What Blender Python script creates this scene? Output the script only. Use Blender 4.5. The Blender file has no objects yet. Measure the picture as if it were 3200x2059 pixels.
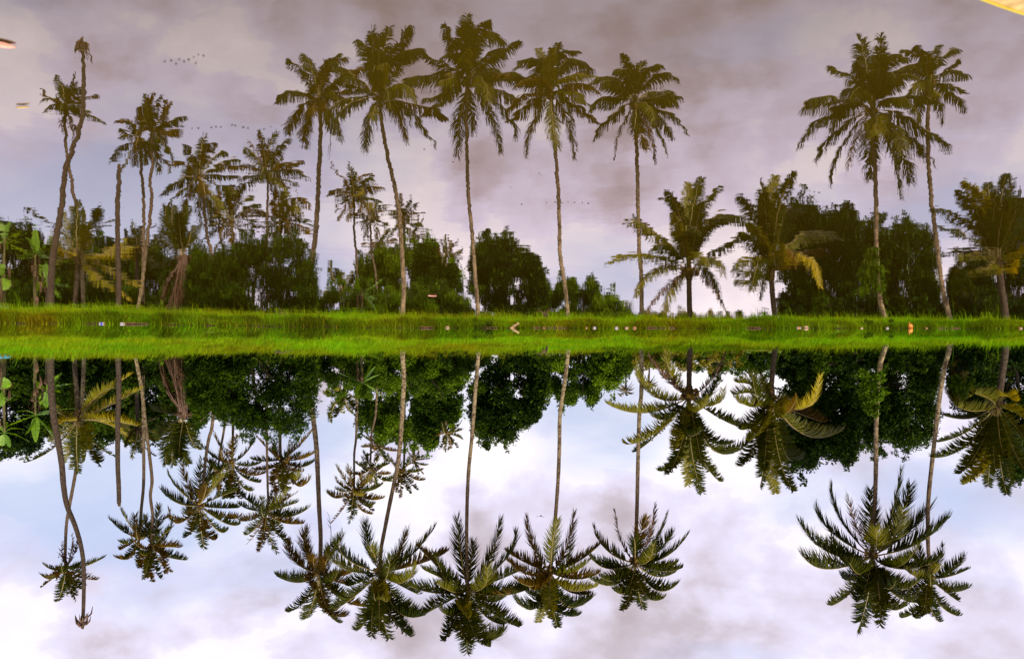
import bpy, math, random
import numpy as np
from mathutils import Vector, Matrix

random.seed(7)
rng = np.random.default_rng(7)
SC = bpy.context.scene
COL = SC.collection

# ------------------------------------------------------------------ camera frame
# The photograph is held head-down: the real bank is in its lower half, the pond's
# mirror image in its upper half.  The camera is simply rolled by 180 degrees.
F = 2666.7          # focal length in photo pixels (30 mm lens, 3200 px wide)
YH = 1110.0         # horizon row
H = 1.5             # eye height above the water

def W(px, py, D):
    return np.array([-(px - 1600.0) / F * D, D, H + (py - YH) / F * D])

# ------------------------------------------------------------------ helpers
def mesh_obj(name, verts, faces, mats, parent=None, mat_index=None, smooth=False, colors=None, loc=None):
    me = bpy.data.meshes.new(name)
    verts = np.asarray(verts, dtype=np.float32)
    nv = len(verts)
    if isinstance(faces, np.ndarray):
        k = faces.shape[1]; nf = len(faces)
        loops = faces.astype(np.int32).ravel()
        starts = np.arange(nf, dtype=np.int32) * k
    else:
        lens = np.array([len(f) for f in faces], dtype=np.int32); nf = len(faces)
        loops = np.fromiter((i for f in faces for i in f), dtype=np.int32)
        starts = np.concatenate([[0], np.cumsum(lens)[:-1]]).astype(np.int32)
    me.vertices.add(nv); me.vertices.foreach_set('co', verts.ravel())
    me.loops.add(len(loops)); me.loops.foreach_set('vertex_index', loops)
    me.polygons.add(nf); me.polygons.foreach_set('loop_start', starts)
    if mat_index is not None:
        me.polygons.foreach_set('material_index', np.asarray(mat_index, dtype=np.int32))
    if smooth:
        me.polygons.foreach_set('use_smooth', np.ones(nf, dtype=bool))
    if colors is not None:
        at = me.color_attributes.new('tint', 'FLOAT_COLOR', 'POINT')
        at.data.foreach_set('color', np.asarray(colors, dtype=np.float32).ravel())
    me.update(calc_edges=True)
    if not isinstance(mats, (list, tuple)): mats = [mats]
    for m in mats: me.materials.append(m)
    o = bpy.data.objects.new(name, me); COL.objects.link(o)
    if parent is not None: o.parent = parent
    if loc is not None: o.location = loc
    return o

def tag(o, label=None, cat=None, group=None, kind=None):
    if label: o['label'] = label
    if cat: o['category'] = cat
    if group: o['group'] = group
    if kind: o['kind'] = kind
    return o

def thing(name, label, cat, loc=(0, 0, 0), group=None):
    o = bpy.data.objects.new(name, None); COL.objects.link(o)
    o.empty_display_size = 0.2
    o.location = Vector([float(c) for c in loc])
    return tag(o, label, cat, group)

def norm(v):
    n = np.linalg.norm(v, axis=-1, keepdims=True)
    return v / np.maximum(n, 1e-9)

def catmull(pts, n):
    pts = np.asarray(pts, float)
    P = np.vstack([2 * pts[0] - pts[1], pts, 2 * pts[-1] - pts[-2]])
    m = len(pts) - 1
    out = []
    for u in np.linspace(0, m, n):
        i = min(int(u), m - 1); t = u - i
        p0, p1, p2, p3 = P[i], P[i + 1], P[i + 2], P[i + 3]
        out.append(0.5 * ((2 * p1) + (-p0 + p2) * t + (2 * p0 - 5 * p1 + 4 * p2 - p3) * t * t + (-p0 + 3 * p1 - 3 * p2 + p3) * t ** 3))
    return np.array(out)

def tube(path, radii, k=10, cap=True):
    path = np.asarray(path, float); n = len(path)
    T = norm(np.gradient(path, axis=0))
    ref = np.where(np.abs(T[:, 2:3]) > 0.9, np.array([[0, 1.0, 0]]), np.array([[0, 0, 1.0]]))
    A = norm(np.cross(T, ref)); B = np.cross(T, A)
    th = np.linspace(0, 2 * np.pi, k, endpoint=False)
    r = np.asarray(radii, float)
    if r.ndim == 1: r = r[:, None]
    V = path[:, None] + r[..., None] * (np.cos(th)[None, :, None] * A[:, None] + np.sin(th)[None, :, None] * B[:, None])
    V = V.reshape(-1, 3)
    Fs = []
    for i in range(n - 1):
        for j in range(k):
            a = i * k + j; b = i * k + (j + 1) % k
            Fs.append((a, b, b + k, a + k))
    if cap:
        Fs.append(tuple(range(k - 1, -1, -1)))
        Fs.append(tuple((n - 1) * k + j for j in range(k)))
    return V, Fs

def merge(parts):
    Vs, Fs, o = [], [], 0
    for v, f in parts:
        Vs.append(np.asarray(v)); Fs += [tuple(int(i) + o for i in q) for q in f]; o += len(v)
    return np.vstack(Vs), Fs

def ellipsoid(c, r, nu=12, nv=8, wob=0.0):
    V = []; Fs = []
    for i in range(nv + 1):
        ph = math.pi * i / nv
        for j in range(nu):
            th = 2 * math.pi * j / nu
            s = 1 + wob * random.uniform(-1, 1)
            V.append((c[0] + r[0] * s * math.sin(ph) * math.cos(th), c[1] + r[1] * s * math.sin(ph) * math.sin(th), c[2] + r[2] * s * math.cos(ph)))
    for i in range(nv):
        for j in range(nu):
            a = i * nu + j; b = i * nu + (j + 1) % nu
            Fs.append((a, b, b + nu, a + nu))
    return np.array(V), Fs

# ------------------------------------------------------------------ materials
def new_mat(name):
    m = bpy.data.materials.new(name); m.use_nodes = True
    nt = m.node_tree; nt.nodes.clear()
    out = nt.nodes.new('ShaderNodeOutputMaterial')
    return m, nt, out

def N(nt, t, **kw):
    n = nt.nodes.new(t)
    for k, v in kw.items():
        if k in n.inputs: n.inputs[k].default_value = v
        else: setattr(n, k, v)
    return n

def ramp(nt, stops):
    r = nt.nodes.new('ShaderNodeValToRGB'); e = r.color_ramp.elements
    while len(e) > 1: e.remove(e[-1])
    e[0].position = stops[0][0]; e[0].color = (*stops[0][1], 1)
    for p, c in stops[1:]:
        x = e.new(p); x.color = (*c, 1)
    return r

def leaf_mat(name, c_dark, c_light, trans=0.35, rough=0.45, spec=0.35, scale=3.0, use_tint=False, tcol=None):
    m, nt, out = new_mat(name)
    L = nt.links
    geo = N(nt, 'ShaderNodeNewGeometry')
    info = N(nt, 'ShaderNodeObjectInfo')
    noise = N(nt, 'ShaderNodeTexNoise', Scale=scale, Detail=3.0)
    L.new(geo.outputs['Position'], noise.inputs['Vector'])
    add = N(nt, 'ShaderNodeMath', operation='ADD'); L.new(geo.outputs['Random Per Island'], add.inputs[0]); L.new(info.outputs['Random'], add.inputs[1])
    add2 = N(nt, 'ShaderNodeMath', operation='ADD'); L.new(add.outputs[0], add2.inputs[0]); L.new(noise.outputs['Fac'], add2.inputs[1])
    mul = N(nt, 'ShaderNodeMath', operation='MULTIPLY'); mul.inputs[1].default_value = 0.3333; L.new(add2.outputs[0], mul.inputs[0])
    r = ramp(nt, [(0.22, c_dark), (0.78, c_light)]); L.new(mul.outputs[0], r.inputs['Fac'])
    col = r.outputs['Color']
    if use_tint:
        at = N(nt, 'ShaderNodeAttribute', attribute_name='tint')
        mx = N(nt, 'ShaderNodeMixRGB', blend_type='MULTIPLY'); mx.inputs['Fac'].default_value = 1
        L.new(col, mx.inputs['Color1']); L.new(at.outputs['Color'], mx.inputs['Color2']); col = mx.outputs['Color']
    p = N(nt, 'ShaderNodeBsdfPrincipled', Roughness=rough); p.inputs['Specular IOR Level'].default_value = spec
    L.new(col, p.inputs['Base Color'])
    t = N(nt, 'ShaderNodeBsdfTranslucent')
    hs = N(nt, 'ShaderNodeMixRGB', blend_type='MULTIPLY'); hs.inputs['Fac'].default_value = 1
    hs.inputs['Color2'].default_value = (*(tcol or (1.9, 1.5, 0.5)), 1)
    L.new(col, hs.inputs['Color1']); L.new(hs.outputs['Color'], t.inputs['Color'])
    mix = N(nt, 'ShaderNodeMixShader'); mix.inputs['Fac'].default_value = trans
    L.new(p.outputs[0], mix.inputs[1]); L.new(t.outputs[0], mix.inputs[2]); L.new(mix.outputs[0], out.inputs['Surface'])
    return m

def solid_mat(name, c1, c2, scale=8.0, rough=0.7, spec=0.3, detail=4.0, bump=0.0, stretch=(1, 1, 1), coord='Object'):
    m, nt, out = new_mat(name); L = nt.links
    tc = N(nt, 'ShaderNodeTexCoord'); mp = N(nt, 'ShaderNodeMapping'); mp.inputs['Scale'].default_value = stretch
    L.new(tc.outputs[coord], mp.inputs['Vector'])
    no = N(nt, 'ShaderNodeTexNoise', Scale=scale, Detail=detail); L.new(mp.outputs[0], no.inputs['Vector'])
    r = ramp(nt, [(0.32, c1), (0.68, c2)]); L.new(no.outputs['Fac'], r.inputs['Fac'])
    p = N(nt, 'ShaderNodeBsdfPrincipled', Roughness=rough); p.inputs['Specular IOR Level'].default_value = spec
    L.new(r.outputs['Color'], p.inputs['Base Color'])
    if bump:
        b = N(nt, 'ShaderNodeBump', Strength=bump, Distance=0.05); L.new(no.outputs['Fac'], b.inputs['Height']); L.new(b.outputs[0], p.inputs['Normal'])
    L.new(p.outputs[0], out.inputs['Surface'])
    return m

def trunk_mat(name, c1, c2, lichen_lit, ring=7.0, lich_lit=0.85):
    m, nt, out = new_mat(name); L = nt.links
    tc = N(nt, 'ShaderNodeTexCoord')
    sep = N(nt, 'ShaderNodeSeparateXYZ'); L.new(tc.outputs['Object'], sep.inputs[0])
    no = N(nt, 'ShaderNodeTexNoise', Scale=6.0, Detail=5.0); L.new(tc.outputs['Object'], no.inputs['Vector'])
    z = N(nt, 'ShaderNodeMath', operation='MULTIPLY_ADD'); L.new(no.outputs['Fac'], z.inputs[0]); z.inputs[1].default_value = 0.12; L.new(sep.outputs['Z'], z.inputs[2])
    s = N(nt, 'ShaderNodeMath', operation='MULTIPLY'); L.new(z.outputs[0], s.inputs[0]); s.inputs[1].default_value = ring
    fr = N(nt, 'ShaderNodeMath', operation='FRACT'); L.new(s.outputs[0], fr.inputs[0])
    rr = ramp(nt, [(0.0, (0.25,) * 3), (0.12, (0.25,) * 3), (0.3, (1,) * 3), (1.0, (0.7,) * 3)]); L.new(fr.outputs[0], rr.inputs['Fac'])
    base = ramp(nt, [(0.35, c1), (0.65, c2)]); L.new(no.outputs['Fac'], base.inputs['Fac'])
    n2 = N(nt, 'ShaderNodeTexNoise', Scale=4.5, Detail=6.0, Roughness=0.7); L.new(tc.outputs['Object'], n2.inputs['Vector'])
    lr = ramp(nt, [(0.42, (0, 0, 0)), (0.56, (lich_lit,) * 3)]); L.new(n2.outputs['Fac'], lr.inputs['Fac'])
    hz = N(nt, 'ShaderNodeMapRange'); hz.inputs['From Min'].default_value = 2.0; hz.inputs['From Max'].default_value = 11.0; hz.inputs['To Min'].default_value = 1.0; hz.inputs['To Max'].default_value = 0.12  # lichened low down; fade also paints bright foot and backlit top into colour
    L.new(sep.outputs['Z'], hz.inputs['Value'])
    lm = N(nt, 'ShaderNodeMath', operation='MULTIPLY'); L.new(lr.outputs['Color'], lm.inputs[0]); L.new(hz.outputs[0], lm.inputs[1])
    mx = N(nt, 'ShaderNodeMixRGB'); L.new(lm.outputs[0], mx.inputs['Fac']); L.new(base.outputs['Color'], mx.inputs['Color1']); mx.inputs['Color2'].default_value = (*lichen_lit, 1)
    mu = N(nt, 'ShaderNodeMixRGB', blend_type='MULTIPLY'); mu.inputs['Fac'].default_value = 0.75
    L.new(mx.outputs['Color'], mu.inputs['Color1']); L.new(rr.outputs['Color'], mu.inputs['Color2'])
    p = N(nt, 'ShaderNodeBsdfPrincipled', Roughness=0.85); p.inputs['Specular IOR Level'].default_value = 0.2
    L.new(mu.outputs['Color'], p.inputs['Base Color'])
    b = N(nt, 'ShaderNodeBump', Strength=0.7, Distance=0.03); L.new(rr.outputs['Color'], b.inputs['Height']); L.new(b.outputs[0], p.inputs['Normal'])
    L.new(p.outputs[0], out.inputs['Surface'])
    return m

M = {}
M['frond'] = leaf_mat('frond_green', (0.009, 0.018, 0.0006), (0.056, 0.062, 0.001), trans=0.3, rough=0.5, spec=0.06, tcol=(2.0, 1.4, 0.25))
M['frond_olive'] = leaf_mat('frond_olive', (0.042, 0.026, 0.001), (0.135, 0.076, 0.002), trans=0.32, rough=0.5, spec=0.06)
M['frond_yellow_lit'] = leaf_mat('frond_yellow_lit', (0.075, 0.082, 0.002), (0.20, 0.185, 0.003), trans=0.35, rough=0.45, spec=0.3)  # yellow-green fronds; paler colour also stands in for sunlit green ones
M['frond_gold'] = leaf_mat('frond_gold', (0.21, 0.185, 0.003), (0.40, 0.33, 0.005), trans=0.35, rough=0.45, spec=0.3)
M['frond_dead'] = leaf_mat('frond_dead', (0.035, 0.020, 0.010), (0.085, 0.045, 0.02), trans=0.1, rough=0.8, spec=0.1, tcol=(1, 0.8, 0.5))
M['rachis'] = solid_mat('frond_rib', (0.16, 0.12, 0.03), (0.28, 0.21, 0.08), scale=2, rough=0.4)
M['rachis_dead'] = solid_mat('dry_frond_rib', (0.08, 0.045, 0.03), (0.17, 0.10, 0.07), scale=3, rough=0.8)
M['hub'] = solid_mat('leaf_base_fibre', (0.02, 0.012, 0.005), (0.11, 0.06, 0.02), scale=9, rough=0.9, bump=0.5)
M['nut'] = solid_mat('coconut_husk', (0.20, 0.10, 0.012), (0.30, 0.19, 0.02), scale=2, rough=0.5)
M['nut_green'] = solid_mat('green_coconut', (0.07, 0.08, 0.012), (0.16, 0.15, 0.02), scale=2, rough=0.5)
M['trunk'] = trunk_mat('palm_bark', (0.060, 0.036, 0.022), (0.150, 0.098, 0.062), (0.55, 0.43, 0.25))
M['trunk_dark'] = trunk_mat('dark_palm_bark', (0.04, 0.026, 0.018), (0.105, 0.07, 0.05), (0.18, 0.14, 0.10), lich_lit=0.35)
M['bark'] = solid_mat('tree_bark', (0.03, 0.022, 0.015), (0.09, 0.065, 0.04), scale=12, rough=0.9, bump=0.6, stretch=(1, 1, 0.25))
M['leaf_dark'] = leaf_mat('leaf_dark_glossy', (0.003, 0.011, 0.001), (0.028, 0.060, 0.0025), trans=0.22, rough=0.5, spec=0.06, scale=0.8)
M['leaf_mid'] = leaf_mat('leaf_mid_green', (0.013, 0.036, 0.0015), (0.070, 0.125, 0.004), trans=0.28, rough=0.5, spec=0.06, scale=0.8)
M['leaf_light'] = leaf_mat('leaf_light_green', (0.05, 0.11, 0.003), (0.14, 0.24, 0.006), trans=0.3, rough=0.5, spec=0.06, scale=0.8)
M['leaf_yellow'] = leaf_mat('leaf_yellow_green', (0.10, 0.11, 0.006), (0.25, 0.21, 0.01), trans=0.3, rough=0.45, spec=0.3, scale=0.8)
M['banana'] = leaf_mat('banana_leaf', (0.09, 0.20, 0.005), (0.19, 0.36, 0.010), trans=0.35, rough=0.4, spec=0.4, scale=1.2)
M['banana_dry'] = leaf_mat('banana_dry_leaf', (0.07, 0.04, 0.025), (0.22, 0.13, 0.09), trans=0.15, rough=0.8, spec=0.1, tcol=(1, 0.8, 0.6))
M['banana_stem'] = solid_mat('banana_stem', (0.06, 0.05, 0.02), (0.14, 0.12, 0.04), scale=6, stretch=(1, 1, 0.2))
M['grass'] = leaf_mat('grass_blade', (0.135, 0.245, 0.002), (0.31, 0.46, 0.006), trans=0.38, rough=0.6, spec=0.05, scale=0.5, use_tint=True, tcol=(1.3, 1.4, 0.5))
M['dead_twig'] = solid_mat('dead_wood', (0.10, 0.055, 0.03), (0.22, 0.13, 0.08), scale=10, rough=0.9)

# ------------------------------------------------------------------ terrain
def interp(x, pts):
    xs = [p[0] for p in pts]; ys = [p[1] for p in pts]
    return np.interp(x, xs, ys)

# column of the photograph -> distance of the waterline and height of the bank crest
def px_of(X, D): return 1600.0 - X * F / D
SHORE = [(-900, 38.0), (0, 40.0), (330, 41.0), (700, 43.5), (1000, 45.5), (1300, 47.2), (2400, 47.8), (3200, 48.2), (4200, 48.5)]
CREST = [(-900, 1.28), (0, 1.32), (300, 1.40), (650, 1.02), (1000, 1.13), (1400, 1.10), (1700, 0.94), (2050, 0.80), (2400, 0.66), (2800, 0.68), (3200, 0.50), (4200, 0.55)]
CDIST = [(-900, 54), (0, 54.6), (300, 58), (650, 57), (1000, 61), (1400, 61.5), (1700, 61), (2050, 58), (2400, 54.5), (2800, 57.5), (3200, 55), (4200, 55)]
STEP = [(-900, 0.34), (0, 0.36), (650, 0.32), (1000, 0.30), (1700, 0.24), (2400, 0.27), (3200, 0.16), (4200, 0.2)]
def shore_D(X):
    X = np.asarray(X, float); D = np.full_like(X, 46.0)
    for _ in range(4): D = interp(px_of(X, D), SHORE)
    return D + 0.18 * np.sin(X * 1.7) + 0.12 * np.sin(X * 4.1 + 1.0)
def ground_z(X, Y):
    X = np.asarray(X, float); Y = np.asarray(Y, float)
    sd = shore_D(X); p = px_of(X, 54.0); zc = interp(p, CREST); dc = interp(p, CDIST) - sd; z0 = interp(p, STEP)
    d = Y - sd
    z = z0 * np.clip(d / 0.7, 0, 1) ** 0.8 + (zc - z0) * np.clip((d - 0.4) / (dc - 0.4), 0, 1)
    z = np.where(d < 0, d * 0.5, z)
    back = np.clip((d - dc - 3) / 60.0, 0, 1)
    z = z * (1 - back) + back * 0.75
    z += np.where(d > 0.4, 0.045 * np.sin(X * 0.9 + Y * 0.5) * np.sin(Y * 0.8 - X * 0.3) + 0.05 * np.sin(X * 0.43 + 1.3) * np.sin(Y * 0.31) + 0.04 * np.sin(X * 1.31 + 0.4), 0)
    return z

def build_bank():
    xs = np.concatenate([np.linspace(-900, -70, 24), np.linspace(-68, 68, 170), np.linspace(70, 900, 24)])
    ds = np.concatenate([[-3, -1, -0.3], np.linspace(0, 20, 46), np.linspace(21, 44, 12), [50, 70, 100, 150, 250, 500, 1000, 2200]])
    XX, DD = np.meshgrid(xs, ds)
    SD = shore_D(np.clip(XX, -80, 80)); YY = SD + DD
    ZZ = ground_z(np.clip(XX, -80, 80), YY)
    V = np.stack([XX, YY, ZZ], -1).reshape(-1, 3)
    nx = len(xs); f = []
    for i in range(len(ds) - 1):
        for j in range(nx - 1):
            a = i * nx + j; f.append((a, a + 1, a + nx + 1, a + nx))
    m, nt, out = new_mat('bank_soil'); L = nt.links
    geo = N(nt, 'ShaderNodeNewGeometry')
    n1 = N(nt, 'ShaderNodeTexNoise', Scale=0.6, Detail=5.0); L.new(geo.outputs['Position'], n1.inputs['Vector'])
    n2 = N(nt, 'ShaderNodeTexNoise', Scale=9.0, Detail=4.0); L.new(geo.outputs['Position'], n2.inputs['Vector'])
    ad = N(nt, 'ShaderNodeMath', operation='ADD'); L.new(n1.outputs['Fac'], ad.inputs[0]); L.new(n2.outputs['Fac'], ad.inputs[1])
    r = ramp(nt, [(0.75, (0.06, 0.045, 0.018)), (0.92, (0.05, 0.085, 0.006)), (1.2, (0.09, 0.15, 0.008))])
    hl = N(nt, 'ShaderNodeMath', operation='MULTIPLY'); hl.inputs[1].default_value = 1.0; L.new(ad.outputs[0], hl.inputs[0]); L.new(hl.outputs[0], r.inputs['Fac'])
    sep = N(nt, 'ShaderNodeSeparateXYZ'); L.new(geo.outputs['Position'], sep.inputs[0])
    mr = N(nt, 'ShaderNodeMapRange'); mr.inputs['From Min'].default_value = 0.03; mr.inputs['From Max'].default_value = 0.10; L.new(sep.outputs['Z'], mr.inputs['Value'])
    mx = N(nt, 'ShaderNodeMixRGB'); mx.inputs['Color1'].default_value = (0.045, 0.028, 0.014, 1); L.new(mr.outputs[0], mx.inputs['Fac']); L.new(r.outputs['Color'], mx.inputs['Color2'])
    p = N(nt, 'ShaderNodeBsdfPrincipled', Roughness=0.95); p.inputs['Specular IOR Level'].default_value = 0.1
    L.new(mx.outputs['Color'], p.inputs['Base Color']); L.new(p.outputs[0], out.inputs['Surface'])
    o = mesh_obj('ground', V, np.array(f), m, smooth=True)
    tag(o, 'low earth bank behind the pond carrying grass and palms', 'ground', kind='structure')
build_bank()

# ------------------------------------------------------------------ grass (stuff)
def vnoise(x, y, s, seed):
    r = np.random.default_rng(seed); g = r.random((64, 64))
    u = x / s; v = y / s
    i = np.floor(u).astype(int); j = np.floor(v).astype(int); fu = u - i; fv = v - j
    fu = fu * fu * (3 - 2 * fu); fv = fv * fv * (3 - 2 * fv)
    def G(a, b): return g[a % 64, b % 64]
    return (G(i, j) * (1 - fu) + G(i + 1, j) * fu) * (1 - fv) + (G(i, j + 1) * (1 - fu) + G(i + 1, j + 1) * fu) * fv

def blades(n, d_lo, d_hi, h_lo, h_hi, wid, xlim=42, dpow=1.0):
    X = rng.uniform(-xlim, xlim, n)
    d = d_lo + (d_hi - d_lo) * rng.random(n) ** dpow
    sd = shore_D(X); Y = sd + d
    keep = rng.random(n) < np.clip(0.02 + 1.7 * (vnoise(X, Y, 1.3, 3) * 0.6 + vnoise(X, Y, 0.45, 9) * 0.4), 0, 1)
    X, Y, d = X[keep], Y[keep], d[keep]; n = len(X)
    Z = ground_z(X, Y)
    hgt = rng.uniform(h_lo, h_hi, n) * (0.40 + 0.75 * vnoise(X, Y, 2.1, 5) + 0.55 * vnoise(X, Y, 0.6, 31)) * (1 + 0.8 * (rng.random(n) > 0.985))
    az = rng.uniform(0, 2 * np.pi, n)
    lean = rng.uniform(0.15, 0.75, n)
    wind = np.stack([0.28 + 0 * X, -0.18 + 0 * X], -1)
    lx = np.cos(az) * lean + wind[:, 0]; ly = np.sin(az) * lean + wind[:, 1]
    base = np.stack([X, Y, Z - 0.02], -1)
    yaw = rng.uniform(0, np.pi, n)
    wv = np.stack([np.cos(yaw), np.sin(yaw), 0 * yaw], -1) * (wid * rng.uniform(0.6, 1.3, n))[:, None]
    mid = base + np.stack([lx * 0.3, ly * 0.3, np.full(n, 0.62)], -1) * hgt[:, None]
    tip = base + np.stack([lx, ly, np.full(n, 0.95) - 0.3 * lean], -1) * hgt[:, None]
    V = np.stack([base - wv, base + wv, mid + wv * 0.7, mid - wv * 0.7, tip], 1).reshape(-1, 3)
    k = np.arange(n) * 5
    F4 = np.stack([k, k + 1, k + 2, k + 3], -1); F3 = np.stack([k + 3, k + 2, k + 4], -1)
    # colour by where the plants differ: dry tufts, dark weeds, rank bright grass
    a = vnoise(X, Y * 1.0, 3.2, 11); b = vnoise(X, Y, 0.9, 12); c = vnoise(X, Y, 5.5, 13)
    col = np.ones((n, 4)); hf = vnoise(X, Y, 0.5, 21); col[:, 0] = 0.62 + 0.45 * a + 0.35 * (hf - .5); col[:, 1] = 0.72 + 0.36 * c + 0.5 * (b - .5) * 0.6 + 0.4 * (hf - .5); col[:, 2] = 0.7
    dry = ((a + 0.5 * b) > 1.22) | (rng.random(n) < 0.05)
    col[dry, 0] *= 1.1; col[dry, 1] *= 0.78
    weed = (c * 0.7 + b * 0.5) < 0.36
    col[weed, :3] *= 0.72
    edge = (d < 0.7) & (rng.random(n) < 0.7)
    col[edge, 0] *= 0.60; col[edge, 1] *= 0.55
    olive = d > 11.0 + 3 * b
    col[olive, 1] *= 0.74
    stalk = rng.random(n) < 0.03
    col[stalk] = np.array([1.1, 0.62, 2.5, 1])
    col = np.repeat(col, 5, 0)
    return V, F4, F3, col

def build_grass():
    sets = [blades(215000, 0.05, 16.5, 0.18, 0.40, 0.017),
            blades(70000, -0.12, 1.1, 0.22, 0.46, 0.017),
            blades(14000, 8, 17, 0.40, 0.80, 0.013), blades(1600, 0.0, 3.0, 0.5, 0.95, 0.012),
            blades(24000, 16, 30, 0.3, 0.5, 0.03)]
    Vs, q, t, cs, o = [], [], [], [], 0
    for V, F4, F3, c in sets:
        Vs.append(V); q.append(F4 + o); t.append(F3 + o); cs.append(c); o += len(V)
    V = np.vstack(Vs); q = np.vstack(q); t = np.vstack(t); c = np.vstack(cs)
    me = bpy.data.meshes.new('grass')
    me.vertices.add(len(V)); me.vertices.foreach_set('co', V.astype(np.float32).ravel())
    loops = np.concatenate([q.ravel(), t.ravel()]).astype(np.int32)
    starts = np.concatenate([np.arange(len(q)) * 4, len(q) * 4 + np.arange(len(t)) * 3]).astype(np.int32)
    me.loops.add(len(loops)); me.loops.foreach_set('vertex_index', loops)
    me.polygons.add(len(starts)); me.polygons.foreach_set('loop_start', starts)
    at = me.color_attributes.new('tint', 'FLOAT_COLOR', 'POINT'); at.data.foreach_set('color', c.astype(np.float32).ravel())
    me.update(calc_edges=True); me.materials.append(M['grass'])
    ob = bpy.data.objects.new('grass', me); COL.objects.link(ob)
    tag(ob, 'bright green uncut grass covering the bank above the waterline', 'grass', kind='stuff')
build_grass()

# ------------------------------------------------------------------ water
def build_water():
    m, nt, out = new_mat('pond_water'); L = nt.links
    geo = N(nt, 'ShaderNodeNewGeometry')
    def ripple(scale, sx, detail=2.0, off=0.0):
        mp = N(nt, 'ShaderNodeMapping'); mp.inputs['Scale'].default_value = (sx, 1, 1); mp.inputs['Location'].default_value = (off, off, 0)
        L.new(geo.outputs['Position'], mp.inputs['Vector'])
        n = N(nt, 'ShaderNodeTexNoise', Scale=scale, Detail=detail, Roughness=0.55); L.new(mp.outputs[0], n.inputs['Vector'])
        s = N(nt, 'ShaderNodeVectorMath', operation='SUBTRACT'); L.new(n.outputs['Color'], s.inputs[0]); s.inputs[1].default_value = (0.5, 0.5, 0.5)
        return s.outputs[0]
    def scaled(v, k):
        s = N(nt, 'ShaderNodeVectorMath', operation='MULTIPLY'); L.new(v, s.inputs[0]); s.inputs[1].default_value = (k, k, 0)
        return s.outputs[0]
    def vadd(a, b):
        s = N(nt, 'ShaderNodeVectorMath', operation='ADD'); L.new(a, s.inputs[0]); L.new(b, s.inputs[1]); return s.outputs[0]
    a = scaled(ripple(0.35, 0.7), 0.0030)
    b = scaled(ripple(2.2, 0.9, 2.0, 3.0), 0.009)
    c = scaled(ripple(8.0, 1.0, 2.0, 9.0), 0.008)
    # breaths of wind: long streaks along the bank where the small ripples are steeper
    mp = N(nt, 'ShaderNodeMapping'); mp.inputs['Scale'].default_value = (0.10, 1.0, 1); L.new(geo.outputs['Position'], mp.inputs['Vector'])
    gn = N(nt, 'ShaderNodeTexNoise', Scale=0.8, Detail=3.0); L.new(mp.outputs[0], gn.inputs['Vector'])
    gr = ramp(nt, [(0.60, (0, 0, 0)), (0.72, (1, 1, 1))]); L.new(gn.outputs['Fac'], gr.inputs['Fac'])
    gust = ripple(3.5, 0.6, 2.0, 17.0)
    g2 = N(nt, 'ShaderNodeVectorMath', operation='MULTIPLY'); L.new(gust, g2.inputs[0]); L.new(gr.outputs['Color'], g2.inputs[1])
    d = scaled(g2.outputs[0], 0.032)
    off = vadd(vadd(a, b), vadd(c, d))
    nn = N(nt, 'ShaderNodeVectorMath', operation='ADD'); L.new(off, nn.inputs[0]); nn.inputs[1].default_value = (0, 0, 1)
    nz = N(nt, 'ShaderNodeVectorMath', operation='NORMALIZE'); L.new(nn.outputs[0], nz.inputs[0])
    gl = N(nt, 'ShaderNodeBsdfGlossy', Roughness=0.0); gl.inputs['Color'].default_value = (1.0, 0.90, 0.895, 1); L.new(nz.outputs[0], gl.inputs['Normal'])
    df = N(nt, 'ShaderNodeBsdfDiffuse'); df.inputs['Color'].default_value = (0.048, 0.032, 0.002, 1)
    lw = N(nt, 'ShaderNodeLayerWeight', Blend=0.5)
    fr = ramp(nt, [(0.0, (0.06,) * 3), (0.50, (0.22,) * 3), (0.62, (0.34,) * 3), (0.70, (0.46,) * 3), (0.78, (0.60,) * 3), (0.88, (0.78,) * 3), (0.95, (0.90,) * 3), (1.0, (1,) * 3)])
    L.new(lw.outputs['Facing'], fr.inputs['Fac'])
    mix = N(nt, 'ShaderNodeMixShader'); L.new(fr.outputs['Color'], mix.inputs['Fac']); L.new(df.outputs[0], mix.inputs[1]); L.new(gl.outputs[0], mix.inputs[2])
    L.new(mix.outputs[0], out.inputs['Surface'])
    V = [(-900, -150, 0), (900, -150, 0), (900, 62, 0), (-900, 62, 0)]
    o = mesh_obj('water', V, [(0, 1, 2, 3)], m)
    tag(o, 'still brown pond water mirroring the palms and the clouds', 'water', kind='structure')
build_water()

# ------------------------------------------------------------------ fronds
def bezier3(P0, Mid, P2, n, t0=0.0):
    C = 2 * Mid - 0.5 * (P0 + P2)
    t = np.linspace(t0, 1, n)[:, None]
    B = (1 - t) ** 2 * P0 + 2 * t * (1 - t) * C + t * t * P2
    T = norm(2 * (1 - t) * (C - P0) + 2 * t * (P2 - C))
    return t[:, 0], B, T

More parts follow.
